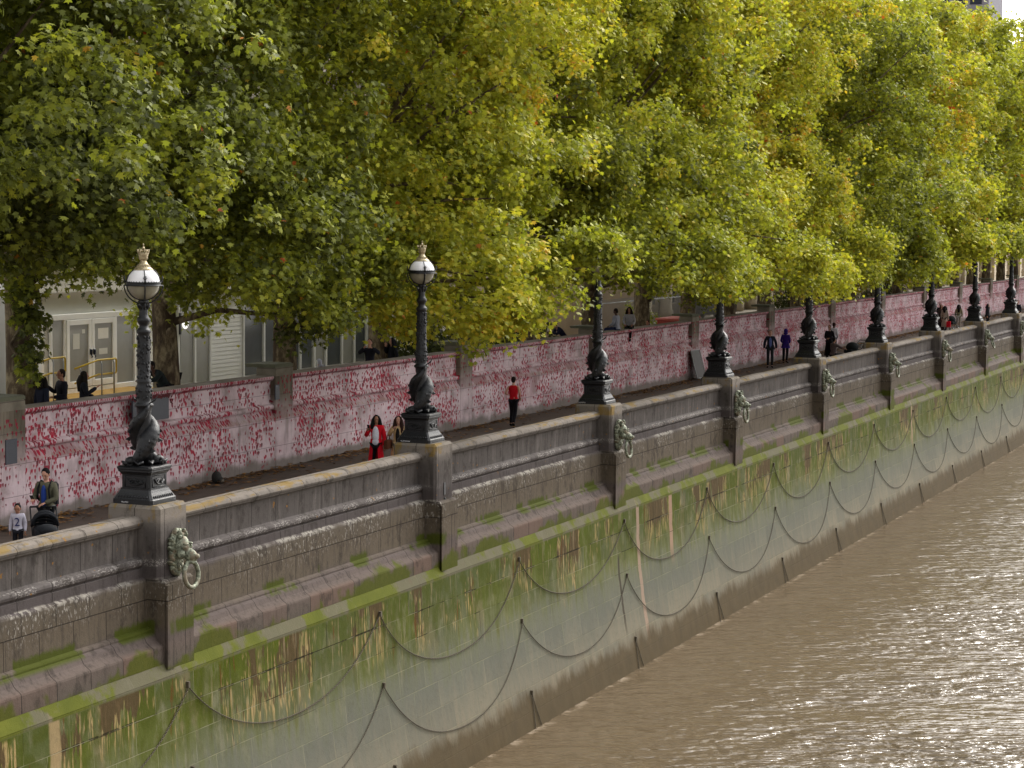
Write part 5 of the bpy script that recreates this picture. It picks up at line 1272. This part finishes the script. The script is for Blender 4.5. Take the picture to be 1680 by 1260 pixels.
# street light bracket on a pole behind the second lamp
t = thing('lamp_bracket', 'black scrolled wall bracket on a dark pole behind the second lamp', 'bracket', (-30.6, 64.6, 1.5))
b = MB(); b.tube([(0, 0, 0), (0, 0, 3.1)], .06, 8); b.build('pole', MAT['black'], t)
b = MB(); b.tube([(0, 0, 2.85), (0, 1.9, 2.85)], .03, 6); b.tube([(0, .05, 2.2), (0, .25, 2.3), (0, .35, 2.5), (0, .6, 2.6), (0, .8, 2.82)], .02, 6); b.torus((0, .35, 2.68), .1, .014, 14, 5, rot=Matrix.Rotation(PI/2, 3, 'Y')); b.build('arm', MAT['black'], t)
#PART2END
BOUGHS = {1: [(-29.2, 40.2, 4.7, .35, .35, .8, 20), (-29.2, 40.2, 3.6, .25, .25, .5, 7), (-25.0, 42.5, 5.3, 1.2, 1.6, .4, 8)], 2: [(-25.2, 45.5, 5.0, 1.2, 2.2, .45, 12), (-26, 48.2, 4.2, .8, .8, .5, 7)], 0: [],
 3: [(-22.4, 52.3, 4.5, 1.2, 2.3, .8, 20), (-22.2, 54.6, 5.0, 1.2, 1.6, .9, 14), (-24.5, 51, 4.6, 1.0, 1.5, .5, 8)], 4: [],
 5: [(-22.0, 66.0, 5.2, 1.0, 2.4, .7, 12)], 6: [(-21.6, 70.5, 5.1, 1.0, 2.4, .8, 14)], 7: [(-22.4, 76.5, 4.9, 1.2, 2.6, .7, 12)], 8: [(-21.6, 83.5, 4.7, 1.2, 2.8, .9, 18), (-22.6, 88.5, 4.7, 1.0, 2, .8, 10)],
 9: [(-22.6, 94, 4.9, 1.2, 2.5, .8, 12)], 10: [(-22.2, 98.5, 4.9, 1.2, 2.8, .8, 12)], 11: [(-22.2, 104, 4.8, 1.2, 2.8, .8, 12)], 12: [(-22.6, 110, 4.7, 1.2, 3, .9, 12)], 13: [(-23, 118, 5, 1.2, 3, .8, 8)]}
for i_, (by_, n_) in {4: (55.2, 16), 5: (67.4, 20), 7: (79.2, 20), 9: (91.0, 20), 11: (102.8, 18), 13: (114.6, 14), 14: (120.5, 10), 15: (126.6, 14), 16: (132, 8)}.items():
    BOUGHS.setdefault(i_, []).append((-21.0, by_-(.2 if i_ == 4 else 0), 6.05 if i_ == 4 else 5.9, .9, .8 if i_ == 4 else 1.7, .4 if i_ == 4 else .7, n_))
tot = 0
for i, (cy, tint, fx, zm) in enumerate(TREES):
    if cy < 100: sp = (tint, fx, zm, 15.6 if cy < 50 else 16.8 if cy < 62 else 18.2 if cy < 80 else 19.6, 600 if cy < 50 else 620 if cy < 62 else 680, 330, .122, False)
    elif cy < 135: sp = (tint, fx, zm, 19.5, 440, 190, .165, True)
    else: sp = (tint, fx, zm, 21.0 if cy < 172 else 20.3, 330, 135, .20, True)
    tot += make_tree(i, cy, sp)
print('leaves', tot)
